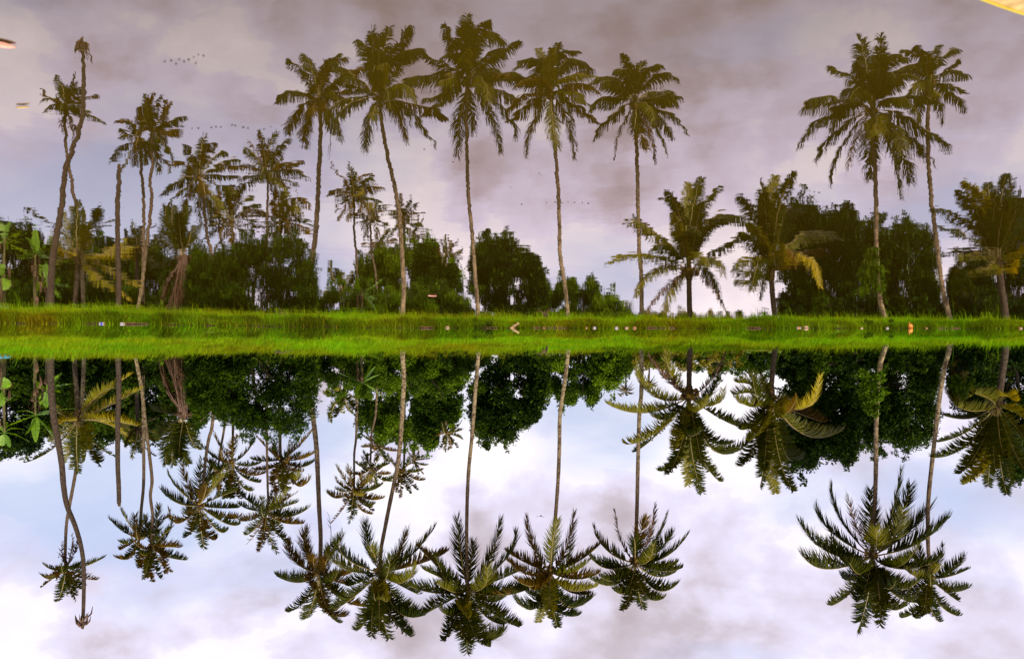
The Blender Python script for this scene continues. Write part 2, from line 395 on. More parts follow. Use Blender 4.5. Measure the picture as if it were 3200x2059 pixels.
def frond_mesh(P0, Mid, P2, spacing, wid, leaf_k=0.23, droop=0.9, fold=0.15, gap=0.03, stalk=0.15, lmin=0.0):
    """one pinnate leaf: a tapered rib and two combs of leaflets"""
    _, B, _ = bezier3(P0, Mid, P2, 24)
    L = np.linalg.norm(np.diff(B, axis=0), axis=1).sum()
    n = max(10, int(L / spacing))
    t, B, T = bezier3(P0, Mid, P2, n, stalk)
    hz = P2 - P0; hz = np.array([hz[0], hz[1], 0.0])
    if np.linalg.norm(hz) < 0.25 * L:
        hz = np.array([hz[0] * 0.3, (1 if random.random() < .5 else -1) * 1.0, 0])
    hz = norm(hz)
    side = np.array([-hz[1], hz[0], 0.0])
    side = norm(side[None] - (T @ side)[:, None] * T)
    nrm = np.cross(side, T)
    nrm = np.where(nrm[:, 2:3] < 0, -nrm, nrm)
    prof = np.where(t < 0.45, 0.55 + 0.45 * np.sin(np.clip((t - stalk) / (0.45 - stalk), 0, 1) * np.pi / 2), 1.0 - 0.55 * ((t - 0.45) / 0.55) ** 1.6)
    Ll = max(L * leaf_k, lmin)
    up_k = 1.0 - 0.32 * np.clip(T[:, 2], 0, 1)
    Vs, Fs, mi = [], [], []
    o = 0
    for sg in (-1, 1):
        keep = rng.random(n) > gap * rng.uniform(0.5, 3.0)
        for q in range(rng.integers(0, 3)):
            c0 = rng.integers(0, n); keep[c0:c0 + rng.integers(2, 5)] = False
        if sg == -1 and rng.random() < 0.12: keep[int(n * rng.uniform(0.72, 0.9)):] = False
        k = int(keep.sum())
        if k < 2: continue
        b = B[keep]; TT = T[keep]; S = side[keep] * sg; NN = nrm[keep]; tt = t[keep]
        ang = np.radians(72 - 40 * tt + rng.normal(0, 7, k) + rng.normal(0, 5))
        dr = S * np.sin(ang)[:, None] + TT * np.cos(ang)[:, None] + NN * (fold + rng.normal(0, 0.1, k))[:, None]
        dr = norm(dr)
        ln = (Ll * prof[keep] * up_k[keep] * rng.uniform(0.85, 1.12, k))[:, None]
        th = np.sqrt(TT[:, 0] ** 2 + TT[:, 1] ** 2)
        dp = (droop * (0.3 + 1.5 * th) * rng.uniform(0.6, 1.35, k))[:, None]
        mid = b + norm(dr + np.array([0, 0, -1.0]) * dp * 0.5) * ln * 0.5
        tip = mid + norm(dr + np.array([0, 0, -1.0]) * dp) * ln * 0.55
        w = wid * rng.uniform(0.8, 1.2, k)[:, None]
        wv = norm(TT + NN * rng.normal(0, .25, k)[:, None]) * w * 0.5
        V = np.stack([b - wv * 0.95, b + wv * 0.95, mid + wv, mid - wv, tip], 1).reshape(-1, 3)
        Vs.append(V)
        for i in range(k):
            a = o + i * 5
            Fs.append((a, a + 1, a + 2, a + 3)); Fs.append((a + 3, a + 2, a + 4))
        mi += [0] * (2 * k); o += 5 * k
    m = 12
    t2, B2, T2 = bezier3(P0, Mid, P2, m)
    rv, rf = tube(B2, wid * np.linspace(0.62, 0.14, m), k=4, cap=False)
    Vs.append(rv); Fs += [tuple(i + o for i in f) for f in rf]; mi += [1] * len(rf)
    return np.vstack(Vs), Fs, mi

CROPS = {'A': (850, 1600, 3.85), 'B': (1050, 1600, 3.85), 'C': (1280, 1600, 3.4225), 'D': (1560, 1580, 3.85), 'E': (1830, 1570, 4.4),
         'F': (2480, 1460, 2.852), 'G': (1880, 1060, 3.08), 'H': (2200, 1060, 3.08), 'I': (2800, 1060, 3.08), 'J': (100, 1500, 3.08),
         'K2': (480, 1300, 3.422), 'L': (980, 1260, 3.85), 'M': (0, 1050, 3.85), 'K': (300, 1050, 3.85), 'N': (1000, 1050, 3.85), 'O': (0, 0, 1.0)}
def cp(crop, x, y):
    ox, oy, s = CROPS[crop]; return ox + x / s, oy + y / s

def palm(label, D, trunk, crop, crown, fronds, r_base=0.2, r_top=0.13, fill=4, group=None, tmat='trunk', nuts=5, nutmat='nut', mats=None,
         droop=0.9, name='coconut_palm', hub=0.3, leaf_k=0.27, fold=0.15, zbase=None, trunk_label=None):
    """trunk: photo pixels from the ground up; fronds: crop pixels (mid x, mid y, tip x, tip y, flags)"""
    cx, cy = cp(crop, *crown)
    pts = [W(x, y, D) for x, y in trunk]
    base = pts[0].copy()
    gz = float(ground_z(base[0], base[1])) - 0.15
    if zbase is not None: gz = zbase
    if base[2] > gz: pts = [np.array([base[0] + (base[0] - pts[1][0]) * 0.3, base[1], gz])] + pts
    crownP = W(cx, cy, D)
    if pts[-1][2] < crownP[2] - 0.1: pts.append(crownP)
    org = pts[0]
    root = thing(name, label, 'palm tree', org, group)
    path = catmull(np.array(pts), 64) - org
    hh = np.linspace(0, 1, 64)
    rad = r_top + (r_base - r_top) * (1 - hh) ** 0.9
    rad = rad * (1 + 0.7 * np.exp(-hh * 30)) * (1 + 0.035 * np.sin(hh * 300) + rng.normal(0, 0.012, 64))
    v, f = tube(path, rad, k=12)
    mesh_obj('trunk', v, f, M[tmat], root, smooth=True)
    C = crownP - org
    # crown: the fibrous heart, with every frond and nut under it
    s = r_top / 0.13
    parts = [ellipsoid(C - np.array([0, 0, hub * 0.6]), (r_top * 1.7, r_top * 1.7, hub * 1.5), 10, 7, 0.12)]
    for i in range(14):
        a = i * 2.4; up = random.uniform(0.1, 0.8)
        e = C + np.array([math.cos(a) * 0.42 * s, math.sin(a) * 0.42 * s, up * 0.5 - 0.25])
        st = C + np.array([math.cos(a) * 0.08, math.sin(a) * 0.08, -0.3 + up * 0.25])
        parts.append(tube([st, (st + e) / 2 + np.array([0, 0, 0.05]), e], [0.075 * s, 0.06 * s, 0.035 * s], k=5))
    v, f = merge(parts)
    crown_o = mesh_obj('crown', v, f, M['hub'], root)
    far = D > 75
    spacing = 0.052 if D < 70 else (0.068 if D < 85 else 0.10)
    wid = 0.095 if D < 70 else (0.105 if D < 85 else 0.14)
    proj = []
    for fr in fronds:
        x, y = cp(crop, fr[2], fr[3]); proj.append(math.hypot(x - cx, y - cy))
    Lpx = sorted(proj)[int(len(proj) * 0.9)] * 1.03
    mats = mats or ['frond', 'frond', 'frond_olive']
    for i, fr in enumerate(fronds):
        mx, my, tx, ty = fr[:4]; fl = fr[4] if len(fr) > 4 else ''
        mx, my = cp(crop, mx, my); tx, ty = cp(crop, tx, ty)
        lp = math.hypot(tx - cx, ty - cy)
        dz = math.sqrt(max(0.0, Lpx ** 2 - lp ** 2)) * 0.8
        dz = max(dz, 0.18 * Lpx)
        if ty - cy > 0 and abs(tx - cx) < 0.5 * (ty - cy): dz = max(dz, 0.35 * Lpx)
        sg = -1 if 'f' in fl else (1 if 'k' in fl else random.choice((-1, 1)))
        dz = sg * dz / F * D
        P2 = W(tx, ty, D + dz) - org; Mi = W(mx, my, D + dz * 0.55) - org
        mt = mats[i % len(mats)]
        if 'y' in fl: mt = 'frond_yellow_lit'
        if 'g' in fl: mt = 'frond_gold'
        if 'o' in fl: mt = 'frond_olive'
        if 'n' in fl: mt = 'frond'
        if 'd' in fl: mt = 'frond_dead'
        v, fc, mi = frond_mesh(C, Mi, P2, spacing, wid, leaf_k=leaf_k if 'd' not in fl else leaf_k * 0.6, droop=droop * random.uniform(0.75, 1.2),
                               fold=fold, gap=0.05 if 'd' not in fl else 0.35)
        mesh_obj('frond', v, fc, [M[mt], M['rachis_dead' if 'd' in fl else 'rachis']], crown_o, mat_index=mi)
    Lm = Lpx / F * D
    for i in range(min(fill, 1 if hub > 0.4 else 3)):
        a = random.uniform(0, 2 * math.pi); el = random.uniform(-0.5, 0.45)
        dv = np.array([math.cos(a) * math.cos(el) * 0.55, math.copysign(abs(math.sin(a)) * 0.5 + 0.5, math.sin(a)) * math.cos(el), math.sin(el)]) * Lm * random.uniform(0.7, 0.95)
        P2 = C + dv - np.array([0, 0, 0.22 * Lm]); Mi = C + dv * 0.55 + np.array([0, 0, 0.08 * Lm])
        v, fc, mi = frond_mesh(C, Mi, P2, spacing, wid, leaf_k=leaf_k, droop=droop, fold=fold)
        mesh_obj('frond', v, fc, [M[mats[i % len(mats)]], M['rachis']], crown_o, mat_index=mi)
    for i in range(nuts):
        a = i * 2.1 + random.random(); rr = random.uniform(0.28, 0.46) * s
        c = C + np.array([math.cos(a) * rr, math.sin(a) * rr * 1.1, random.uniform(-0.35, 0.0) * s])
        v, f = ellipsoid(c, (0.115 * s, 0.115 * s, 0.15 * s), 9, 6)
        mesh_obj('coconut', v, f, M[nutmat], crown_o, smooth=True)
    return root

BIG = 'tall coconut palms in a row along the bank'
MID = 'smaller coconut palms behind the bushes'
YNG = 'young low palms on the bank'

palm('tall coconut palm with kinked trunk rising from behind the round dark bush', 68,
     [(955, 1112), (959, 1195), (968, 1250), (979, 1310), (989, 1400), (993, 1480), (997, 1580), (1002, 1678), (1000, 1760)], 'A', (565, 735),
     [(270, 590, 190, 340, 'o'), (395, 440, 430, 195, 'o'), (330, 845, 58, 770, 'n'), (400, 1045, 200, 1200, 'n'), (490, 1100, 395, 1285, 'nk'), (665, 1150, 890, 1255, 'o'),
      (800, 1020, 1095, 1135, 'o'), (760, 830, 960, 880, 'o'), (800, 770, 990, 705, 'o'), (700, 400, 680, 25, 'd'), (730, 470, 850, 245, 'n'), (630, 640, 690, 510, 'fo'),
      (455, 820, 515, 940, 'fo'), (600, 960, 640, 1190, 'n'), (610, 1100, 800, 1330, 'n'), (620, 560, 740, 330, 'd'), (500, 620, 520, 520, 'fo'), (690, 900, 860, 1060, 'n')],
     r_base=0.24, r_top=0.15, group=BIG, mats=['frond_olive', 'frond', 'frond_olive'])
palm('tall coconut palm whose pale ringed trunk leans toward the round dark bush', 60.5,
     [(998, 1100), (1258, 1110), (1262, 1180), (1260, 1232), (1256, 1310), (1250, 1390), (1240, 1468), (1221, 1559), (1203, 1650), (1190, 1722)][1:], 'B', (530, 725),
     [(390, 390, 350, 105, 'n'), (480, 560, 420, 410, 'fy'), (130, 685, -120, 460, 'y'), (230, 1005, -20, 1175, 'n'), (310, 830, 150, 890, 'n'), (880, 535, 1175, 185, 'n'),
      (1000, 620, 1310, 490, 'o'), (780, 850, 970, 645, 'fy'), (760, 870, 990, 990, 'n'), (760, 1085, 930, 1240, 'n'), (730, 1180, 1060, 1240, 'n'), (650, 1200, 890, 1495, 'n'),
      (535, 1130, 640, 1510, 'nk'), (445, 1120, 435, 1490, 'n'), (420, 1180, 265, 1420, 'n'), (515, 980, 620, 1075, 'fy'), (130, 560, 40, 330, 'n'), (560, 600, 600, 450, 'd'),
      (520, 1060, 520, 1420, 'f')],
     r_base=0.175, r_top=0.125, group=BIG, nuts=7)
palm('tallest coconut palm, trunk almost straight, standing midway along the row', 61.5,
     [(1495, 1104), (1490, 1170), (1485, 1230), (1475, 1364), (1465, 1464), (1460, 1564), (1458, 1698), (1460, 1800)], 'C', (620, 835),
     [(548, 440, 512, 55, 'nk'), (650, 560, 685, 315, 'nk'), (850, 520, 970, 85, 'n'), (1010, 520, 1125, 230, 'n'), (930, 730, 1170, 630, 'n'), (790, 800, 835, 585, 'fy'),
      (950, 890, 1260, 825, 'n'), (850, 955, 1020, 900, 'n'), (880, 1070, 1155, 1225, 'n'), (800, 1100, 1000, 1200, 'n'), (790, 1330, 1005, 1265, 'n'), (690, 1270, 860, 1440, 'n'),
      (620, 1160, 610, 1500, 'nk'), (540, 1180, 650, 1410, 'n'), (500, 1130, 370, 1370, 'n'), (380, 970, 170, 1085, 'n'), (300, 865, 0, 790, 'n'), (380, 720, 160, 620, 'n'),
      (350, 620, 110, 390, 'o'), (570, 985, 625, 1125, 'fy'), (600, 1000, 690, 1300, 'f'), (470, 850, 300, 760, 'fy')],
     r_base=0.15, r_top=0.115, group=BIG, nuts=6, nutmat='nut_green', mats=['frond'])
palm('tall coconut palm with a wide mop of olive fronds, trunk bowing gently sideways', 60,
     [(1775, 1098), (1771, 1140), (1764, 1197), (1750, 1297), (1748, 1397), (1744, 1498), (1737, 1598), (1732, 1650), (1724, 1750)], 'D', (620, 800),
     [(410, 480, 340, 145, 'k'), (640, 470, 700, 175, 'fy'), (800, 540, 900, 85, 'k'), (930, 680, 1205, 470, 'o'), (860, 812, 1100, 640, 'fy'), (920, 880, 1190, 815, 'o'),
      (830, 1010, 1175, 970, 'y'), (800, 1010, 1060, 1070, 'o'), (810, 1195, 1115, 1110, 'n'), (700, 1230, 950, 1320, 'n'), (640, 1150, 700, 1455, 'n'), (580, 1130, 480, 1395, 'y'),
      (435, 1230, 190, 1095, 'n'), (320, 995, -30, 1065, 'o'), (350, 830, 100, 650, 'o'), (335, 690, 90, 550, 'o'), (560, 900, 500, 970, 'fo'), (420, 960, 200, 880, 'o'),
      (480, 1070, 335, 1015, 'n'), (610, 1080, 620, 1330, 'fy'), (740, 1150, 900, 1230, 'n')],
     r_base=0.15, r_top=0.115, group=BIG, mats=['frond_olive', 'frond', 'frond_olive'])
palm('tall coconut palm at the open end of the five, slim trunk behind a low frond', 58.5,
     [(2005, 1084), (2005, 1150), (2004, 1230), (1998, 1297), (1994, 1431), (1991, 1570), (1988, 1660), (1985, 1740)], 'E', (680, 825),
     [(490, 530, 398, 105, 'd'), (310, 670, 122, 345, 'n'), (310, 905, 65, 735, 'n'), (430, 1120, 78, 1060, 'n'), (470, 1060, 215, 1030, 'n'), (640, 1180, 520, 1475, 'n'),
      (580, 1200, 400, 1215, 'n'), (720, 1180, 785, 1450, 'nk'), (815, 1265, 1065, 1320, 'n'), (955, 1190, 1255, 1125, 'n'), (950, 1010, 1230, 960, 'n'), (1000, 935, 1315, 905, 'n'),
      (1080, 755, 1405, 435, 'n'), (1000, 660, 1197, 395, 'n'), (860, 805, 930, 570, 'fy'), (735, 490, 840, 205, 'fo'), (850, 540, 930, 175, 'd'), (880, 460, 948, -10, 'd'), (960, 520, 1108, 160, 'n'),
      (680, 600, 660, 480, 'f'), (1060, 900, 1275, 805, 'n')],
     r_base=0.155, r_top=0.115, group=BIG, nuts=6, fill=2, mats=['frond', 'frond', 'frond_olive'])
palm('big full-crowned coconut palm, thickest head of the slanting pair', 57.5,
     [(2768, 1080), (2758, 1110), (2751, 1137), (2745, 1190), (2741, 1250), (2738, 1330), (2737, 1464), (2734, 1564), (2728, 1665), (2725, 1735)], 'F', (700, 790),
     [(330, 765, 72, 505, 'n'), (335, 575, 207, 335, 'n'), (430, 480, 343, 175, 'n'), (560, 520, 485, 235, 'd'), (690, 500, 685, 205, 'k'), (850, 500, 950, 35, 'n'), (920, 480, 1040, 165, 'n'),
      (880, 640, 975, 375, 'fy'), (735, 690, 730, 540, 'fy'), (1020, 580, 1232, 325, 'n'), (1100, 680, 1370, 450, 'n'), (970, 905, 1310, 810, 'n'), (910, 1065, 1112, 1005, 'fn'),
      (890, 1125, 1195, 1205, 'n'), (800, 1205, 1000, 1235, 'n'), (715, 1150, 745, 1300, 'k'), (660, 1150, 568, 1455, 'n'), (540, 1080, 342, 1230, 'n'), (560, 985, 430, 985, 'n'),
      (310, 905, 85, 785, 'n'), (600, 945, 500, 850, 'fn'), (760, 1100, 770, 1400, 'n'), (640, 1080, 560, 1200, 'n')],
     r_base=0.175, r_top=0.125, group=BIG, nuts=9, fill=3, mats=['frond'])
palm('slimmer coconut palm beside the full-crowned one, its trunk slanting at the foot', 57,
     [(2968, 1084), (2960, 1118), (2951, 1150), (2935, 1250), (2918, 1397), (2901, 1564), (2900, 1698), (2905, 1760)], 'F', (1215, 985),
     [(1120, 985, 1010, 920, 'fy'), (1275, 875, 1335, 695, 'n'), (1385, 970, 1558, 905, 'n'), (1400, 930, 1525, 785, 'n'), (1380, 1100, 1552, 1078, 'n'), (1360, 1110, 1475, 1195, 'n'),
      (1300, 1215, 1470, 1325, 'n'), (1210, 1210, 1298, 1375, 'n'), (1120, 1240, 970, 1340, 'n'), (1155, 1270, 1088, 1345, 'n'), (1120, 865, 1040, 765, 'n'), (1130, 1080, 1050, 1155, 'fn'),
      (1250, 920, 1290, 870, 'fy'), (1180, 1120, 1190, 1290, 'f')],
     r_base=0.165, r_top=0.11, group=BIG, fill=3, nuts=4, mats=['frond'])

# young, low palms near the right half of the bank
palm('low young coconut palm with long yellow-green fronds crossing the slim tall trunk', 58,
     [(2157, 1084), (2155, 1120), (2154, 1157), (2153, 1230)], 'G', (840, 555),
     [(680, 370, 615, 105, 'fy'), (440, 705, 70, 630), (530, 560, 328, 285, 'fy'), (560, 890, 330, 1080, 'n'), (520, 900, 235, 1010), (770, 1000, 640, 1290, 'n'), (780, 1080, 575, 1270, 'k'),
      (835, 1010, 830, 1395, 'k'), (865, 1060, 965, 1470, 'k'), (930, 1060, 1130, 1365), (1090, 1075, 1425, 970, 'n'), (1180, 780, 1430, 865), (1060, 640, 1175, 475, 'fy'),
      (1050, 400, 1205, 115, 'd'), (650, 400, 445, 145, 'd'), (815, 890, 960, 880, 'fn'), (640, 760, 480, 720, 'n'), (1010, 940, 1250, 1000), (900, 700, 1030, 560, 'fy'),
      (760, 860, 690, 1060, 'f'), (900, 860, 960, 1180, 'f')],
     r_base=0.19, r_top=0.17, group=YNG, fill=4, nuts=9, hub=0.45, tmat='trunk_dark', leaf_k=0.175, mats=['frond', 'frond_yellow_lit', 'frond'], fold=0.22, droop=0.8)
palm('low young coconut palm against the broadleaf tree, its fronds glowing gold at one side', 58,
     [(2424, 1080), (2420, 1110), (2416, 1141), (2411, 1200)], 'H', (640, 560),
     [(960, 665, 1112, 365, 'fg'), (965, 915, 1312, 885, 'y'), (690, 610, 742, 755, 'fy'), (600, 1030, 540, 1415, 'n'), (630, 1090, 685, 1475, 'k'), (720, 1120, 855, 1455), (790, 1110, 918, 1095, 'n'),
      (460, 515, 305, 535, 'fy'), (500, 450, 330, 420, 'fy'), (500, 800, 350, 870), (500, 1000, 355, 1220, 'n'), (480, 650, 305, 560, 'y'), (860, 690, 1145, 795, 'o'),
      (560, 820, 440, 980), (700, 900, 760, 1180, 'n'), (760, 720, 900, 560, 'fo'), (560, 420, 540, 300, 'd'), (600, 980, 580, 1260, 'f')],
     r_base=0.19, r_top=0.17, group=YNG, fill=5, nuts=0, hub=0.5, tmat='trunk_dark', leaf_k=0.175, mats=['frond', 'frond_yellow_lit', 'frond'], fold=0.22, droop=0.8)
palm('dark young coconut palm at the picture edge with one drooping orange frond', 58,
     [(3144, 1074), (3141, 1100), (3138, 1125), (3131, 1174), (3124, 1225)], 'I', (970, 640),
     [(780, 690, 595, 650, 'fy'), (720, 760, 448, 730), (700, 880, 408, 990, 'n'), (690, 1010, 378, 1140), (800, 1050, 605, 1295, 'n'), (850, 1150, 660, 1395), (910, 1080, 890, 1410, 'k'),
      (990, 1080, 1065, 1485, 'k'), (1020, 1000, 1115, 1400, 'n'), (1130, 690, 1310, 810, 'fy'), (1130, 1060, 1265, 1290), (1000, 960, 1050, 1145, 'fn'), (1180, 880, 1340, 1090, 'n'),
      (1040, 545, 1145, 590, 'fg'), (860, 900, 760, 1100), (940, 980, 960, 1280, 'f'), (1090, 940, 1200, 1180, 'n'), (880, 560, 760, 520)],
     r_base=0.24, r_top=0.2, group=YNG, fill=6, nuts=0, hub=0.5, tmat='trunk_dark', leaf_k=0.175, mats=['frond', 'frond', 'frond_yellow_lit'], fold=0.2, droop=0.7)

# the thin palms and dead trunks at the far end
palm('thin crooked coconut palm crossing behind the tall bare dead trunk', 75,
     [(262, 1130), (255, 1300), (243, 1430), (232, 1500), (217, 1581), (207, 1646), (204, 1740)], 'J', (330, 845),
     [(210, 862, 112, 808), (490, 832, 695, 743), (220, 930, 97, 1027), (292, 1040, 250, 1160), (370, 1000, 425, 1152), (430, 925, 615, 960), (430, 1010, 490, 1042), (290, 700, 298, 595, 'd'), (275, 710, 260, 745, 'd'),
      (375, 690, 388, 515, 'd'), (410, 690, 432, 585, 'd'), (270, 860, 245, 955, 'f'), (330, 990, 330, 1105), (380, 860, 470, 900, 'f'), (260, 900, 150, 930)],
     r_base=0.17, r_top=0.11, group=MID, fill=2, nuts=3, tmat='trunk')
palm('paler of the two small palms sharing one double crown near the bare dead post', 79,
     [(447, 1130), (447, 1200), (448, 1330), (449, 1500), (441, 1597), (437, 1668)], 'J', (1030, 560),
     [(880, 490, 745, 368), (920, 390, 868, 282), (985, 420, 1010, 308), (1060, 440, 1092, 338), (920, 610, 838, 590), (905, 640, 848, 672), (950, 742, 800, 740, 'o'), (1040, 740, 1030, 842), (960, 690, 900, 760, 'n'), (1100, 540, 1200, 500)],
     r_base=0.16, r_top=0.12, group=MID, fill=4, nuts=5)
palm('taller of the two small palms sharing one double crown, trunk wavy', 77,
     [(422, 1115), (425, 1123), (435, 1175), (445, 1232), (453, 1310), (466, 1414), (475, 1500), (470, 1549), (477, 1614), (474, 1690)], 'J', (1150, 650),
     [(1195, 450, 1217, 245), (1220, 440, 1317, 358), (1240, 555, 1338, 463), (1290, 640, 1418, 650), (1300, 735, 1484, 770), (1225, 780, 1332, 882), (1175, 815, 1240, 948), (1110, 835, 1165, 978), (1130, 765, 1075, 945),
      (1065, 760, 1048, 842), (1130, 520, 1118, 415), (1240, 720, 1290, 890), (1100, 720, 1040, 700, 'f')],
     r_base=0.17, r_top=0.12, group=MID, fill=4, nuts=3, mats=['frond', 'frond_olive'])
palm('bushy small palm with a heavy crown, its trunk leaning out above the round dark bush', 92,
     [(668, 1180), (664, 1320), (652, 1373), (643, 1431), (635, 1505), (626, 1550)], 'K2', (490, 955),
     [(250, 925, 85, 775), (260, 775, 155, 600), (370, 750, 298, 515), (490, 720, 515, 455, 'k'), (570, 740, 605, 495, 'k'), (640, 750, 755, 635, 'fy'), (730, 850, 890, 795), (700, 980, 905, 980), (760, 1085, 920, 1075), (740, 1130, 900, 1165),
      (660, 1200, 775, 1235), (560, 1240, 655, 1325), (505, 1190, 542, 1410, 'k'), (420, 1185, 345, 1295), (270, 1145, 172, 1010), (390, 1060, 345, 1005), (540, 850, 565, 735, 'fo'), (440, 1080, 420, 1230)],
     r_base=0.19, r_top=0.14, group=MID, fill=4, nuts=5)
palm('small palm half hidden between the heavy crown and its neighbour, thin trunk upright', 104,
     [(708, 1180), (703, 1315), (690, 1400), (683, 1450)], 'K2', (690, 600),
     [(570, 545, 488, 550), (600, 500, 540, 470), (640, 480, 640, 420), (760, 560, 800, 520), (600, 660, 560, 740), (700, 720, 700, 850), (760, 700, 800, 800), (640, 700, 620, 800, 'y')],
     r_base=0.16, r_top=0.12, group=MID, fill=4, nuts=0)
palm('small palm just over the round bush with fronds spread like an open hand', 106,
     [(729, 1180), (728, 1340), (726, 1430)], 'K2', (840, 490),
     [(720, 335, 648, 170, 'fo'), (845, 350, 905, 210, 'fo'), (980, 400, 1105, 210), (680, 460, 485, 290), (1000, 535, 1145, 500), (1000, 625, 1205, 605), (960, 650, 1135, 712), (930, 730, 1050, 802), (875, 770, 935, 885), (810, 760, 760, 885, 'y'),
      (830, 740, 835, 875, 'n'), (760, 640, 635, 785, 'y'), (700, 590, 590, 700)],
     r_base=0.18, r_top=0.13, group=MID, fill=3, nuts=4)
palm('small palm on a thin pale stem, crown hanging farthest out in its cluster', 97,
     [(834, 1180), (834, 1379), (836, 1500), (838, 1577)], 'K2', (1210, 1015),
     [(1050, 930, 935, 830), (1040, 1000, 915, 945), (1060, 1105, 925, 1120), (1100, 1185, 995, 1272), (1100, 1240, 985, 1372, 'd'), (1180, 1240, 1125, 1440), (1225, 1230, 1320, 1460, 'k'), (1310, 1230, 1445, 1365), (1360, 1130, 1595, 1150), (1420, 1080, 1655, 985),
      (1370, 975, 1525, 928), (1310, 965, 1545, 805), (1330, 930, 1425, 795, 'fy'), (1165, 955, 1165, 865), (1255, 860, 1305, 755, 'd'), (1270, 1090, 1360, 1200)],
     r_base=0.16, r_top=0.11, group=MID, fill=3, nuts=4)
palm('small palm with dry orange outer fronds between the round bush and the kinked trunk', 100,
     [(876, 1180), (875, 1370), (877, 1430)], 'K2', (1360, 465),
     [(1250, 380, 1105, 225), (1480, 355, 1590, 170, 'o'), (1540, 335, 1695, 150, 'o'), (1190, 482, 1050, 462), (1250, 560, 1075, 570), (1500, 445, 1570, 388), (1560, 462, 1715, 395), (1560, 545, 1725, 475), (1460, 575, 1605, 592), (1490, 690, 1545, 600, 'fy'),
      (1530, 740, 1665, 655), (1400, 680, 1435, 845, 'y'), (1310, 620, 1255, 722), (1380, 650, 1375, 805, 'y'), (1300, 650, 1310, 800)],
     r_base=0.2, r_top=0.16, group=MID, fill=4, nuts=5, mats=['frond_olive', 'frond'])
palm('small palm on a thin curving stem standing clear in the gap between two big trunks', 107,
     [(1117, 1180), (1115, 1265), (1113, 1364), (1107, 1420), (1107, 1494), (1107, 1525)], 'L', (490, 1045),
     [(380, 925, 283, 755, 'o'), (440, 900, 425, 740, 'o'), (350, 1005, 265, 895, 'o'), (290, 1140, 165, 1068), (330, 1060, 300, 1020, 'n'), (350, 1270, 215, 1440, 'd'), (460, 1250, 440, 1445), (540, 1250, 695, 1335), (610, 1225, 725, 1215), (650, 1150, 835, 1142),
      (680, 1050, 825, 975), (630, 970, 730, 860, 'fy'), (580, 930, 555, 875, 'fo'), (580, 1170, 705, 1290), (520, 1105, 590, 1110, 'fg'), (420, 1140, 370, 1190), (480, 1160, 500, 1330)],
     r_base=0.17, r_top=0.11, group=MID, fill=3, nuts=3, mats=['frond', 'frond_olive'])
palm('small palm whose wavy pale stem runs up in front of the thin-leaved tree', 109,
     [(1177, 1170), (1177, 1245), (1173, 1300), (1162, 1351), (1159, 1405), (1158, 1455)], 'L', (690, 785),
     [(640, 680, 598, 575), (580, 765, 505, 715, 'y'), (580, 850, 465, 850), (750, 720, 800, 615, 'n'), (810, 765, 905, 728), (790, 850, 915, 850), (790, 900, 935, 940), (730, 900, 745, 985), (660, 900, 615, 965), (690, 880, 685, 965, 'o')],
     r_base=0.16, r_top=0.11, group=MID, fill=4, nuts=2)
palm('small palm tucked into the thin-leaved tree above the wavy pale stem', 124,
     [(1190, 1170), (1190, 1340), (1188, 1385)], 'L', (800, 520),
     [(690, 460, 588, 388, 'y'), (660, 400, 640, 320, 'o'), (680, 525, 585, 530), (850, 470, 895, 420), (890, 565, 1005, 575), (840, 620, 875, 725), (770, 610, 735, 700), (830, 640, 915, 705), (760, 450, 740, 400, 'o'), (700, 600, 640, 650)],
     r_base=0.18, r_top=0.13, group=MID, fill=4, nuts=0, mats=['frond_olive', 'frond'])
palm('distant palm beside the leaning pale ringed trunk, crown dipping below the leaves', 140,
     [(1264, 1170), (1264, 1385), (1262, 1455)], 'L', (1085, 800),
     [(950, 725, 900, 615), (970, 895, 848, 940), (1050, 950, 1045, 1125), (1105, 950, 1165, 1085), (1160, 950, 1245, 1042), (1200, 905, 1325, 925), (1200, 830, 1305, 800), (1140, 720, 1165, 635), (1020, 900, 1000, 1060), (1040, 740, 1020, 660)],
     r_base=0.2, r_top=0.16, group=MID, fill=4, nuts=0, tmat='trunk_dark')
palm('distant palm with a ragged one-sided crown, farthest of the gap', 142,
     [(1294, 1170), (1294, 1320), (1294, 1425)], 'L', (1210, 685),
     [(1290, 680, 1390, 668), (1290, 740, 1375, 740), (1270, 790, 1315, 850), (1180, 650, 1135, 590), (1290, 650, 1355, 652), (1150, 735, 1095, 725), (1240, 760, 1260, 850), (1210, 640, 1200, 600)],
     r_base=0.17, r_top=0.13, group=MID, fill=3, nuts=0, tmat='trunk_dark')
palm('small palm poking out of the mid-green ragged tree', 108, [(1392, 1170), (1393, 1300), (1394, 1350)], 'O', (1394, 1352),
     [(1425, 1338, 1442, 1315), (1425, 1362, 1444, 1372), (1408, 1380, 1402, 1405), (1385, 1385, 1375, 1402), (1420, 1350, 1446, 1342), (1370, 1360, 1352, 1372), (1390, 1378, 1390, 1410), (1375, 1340, 1360, 1330), (1410, 1328, 1420, 1305), (1420, 1385, 1428, 1398)],
     r_base=0.18, r_top=0.14, group=MID, fill=3, nuts=0)
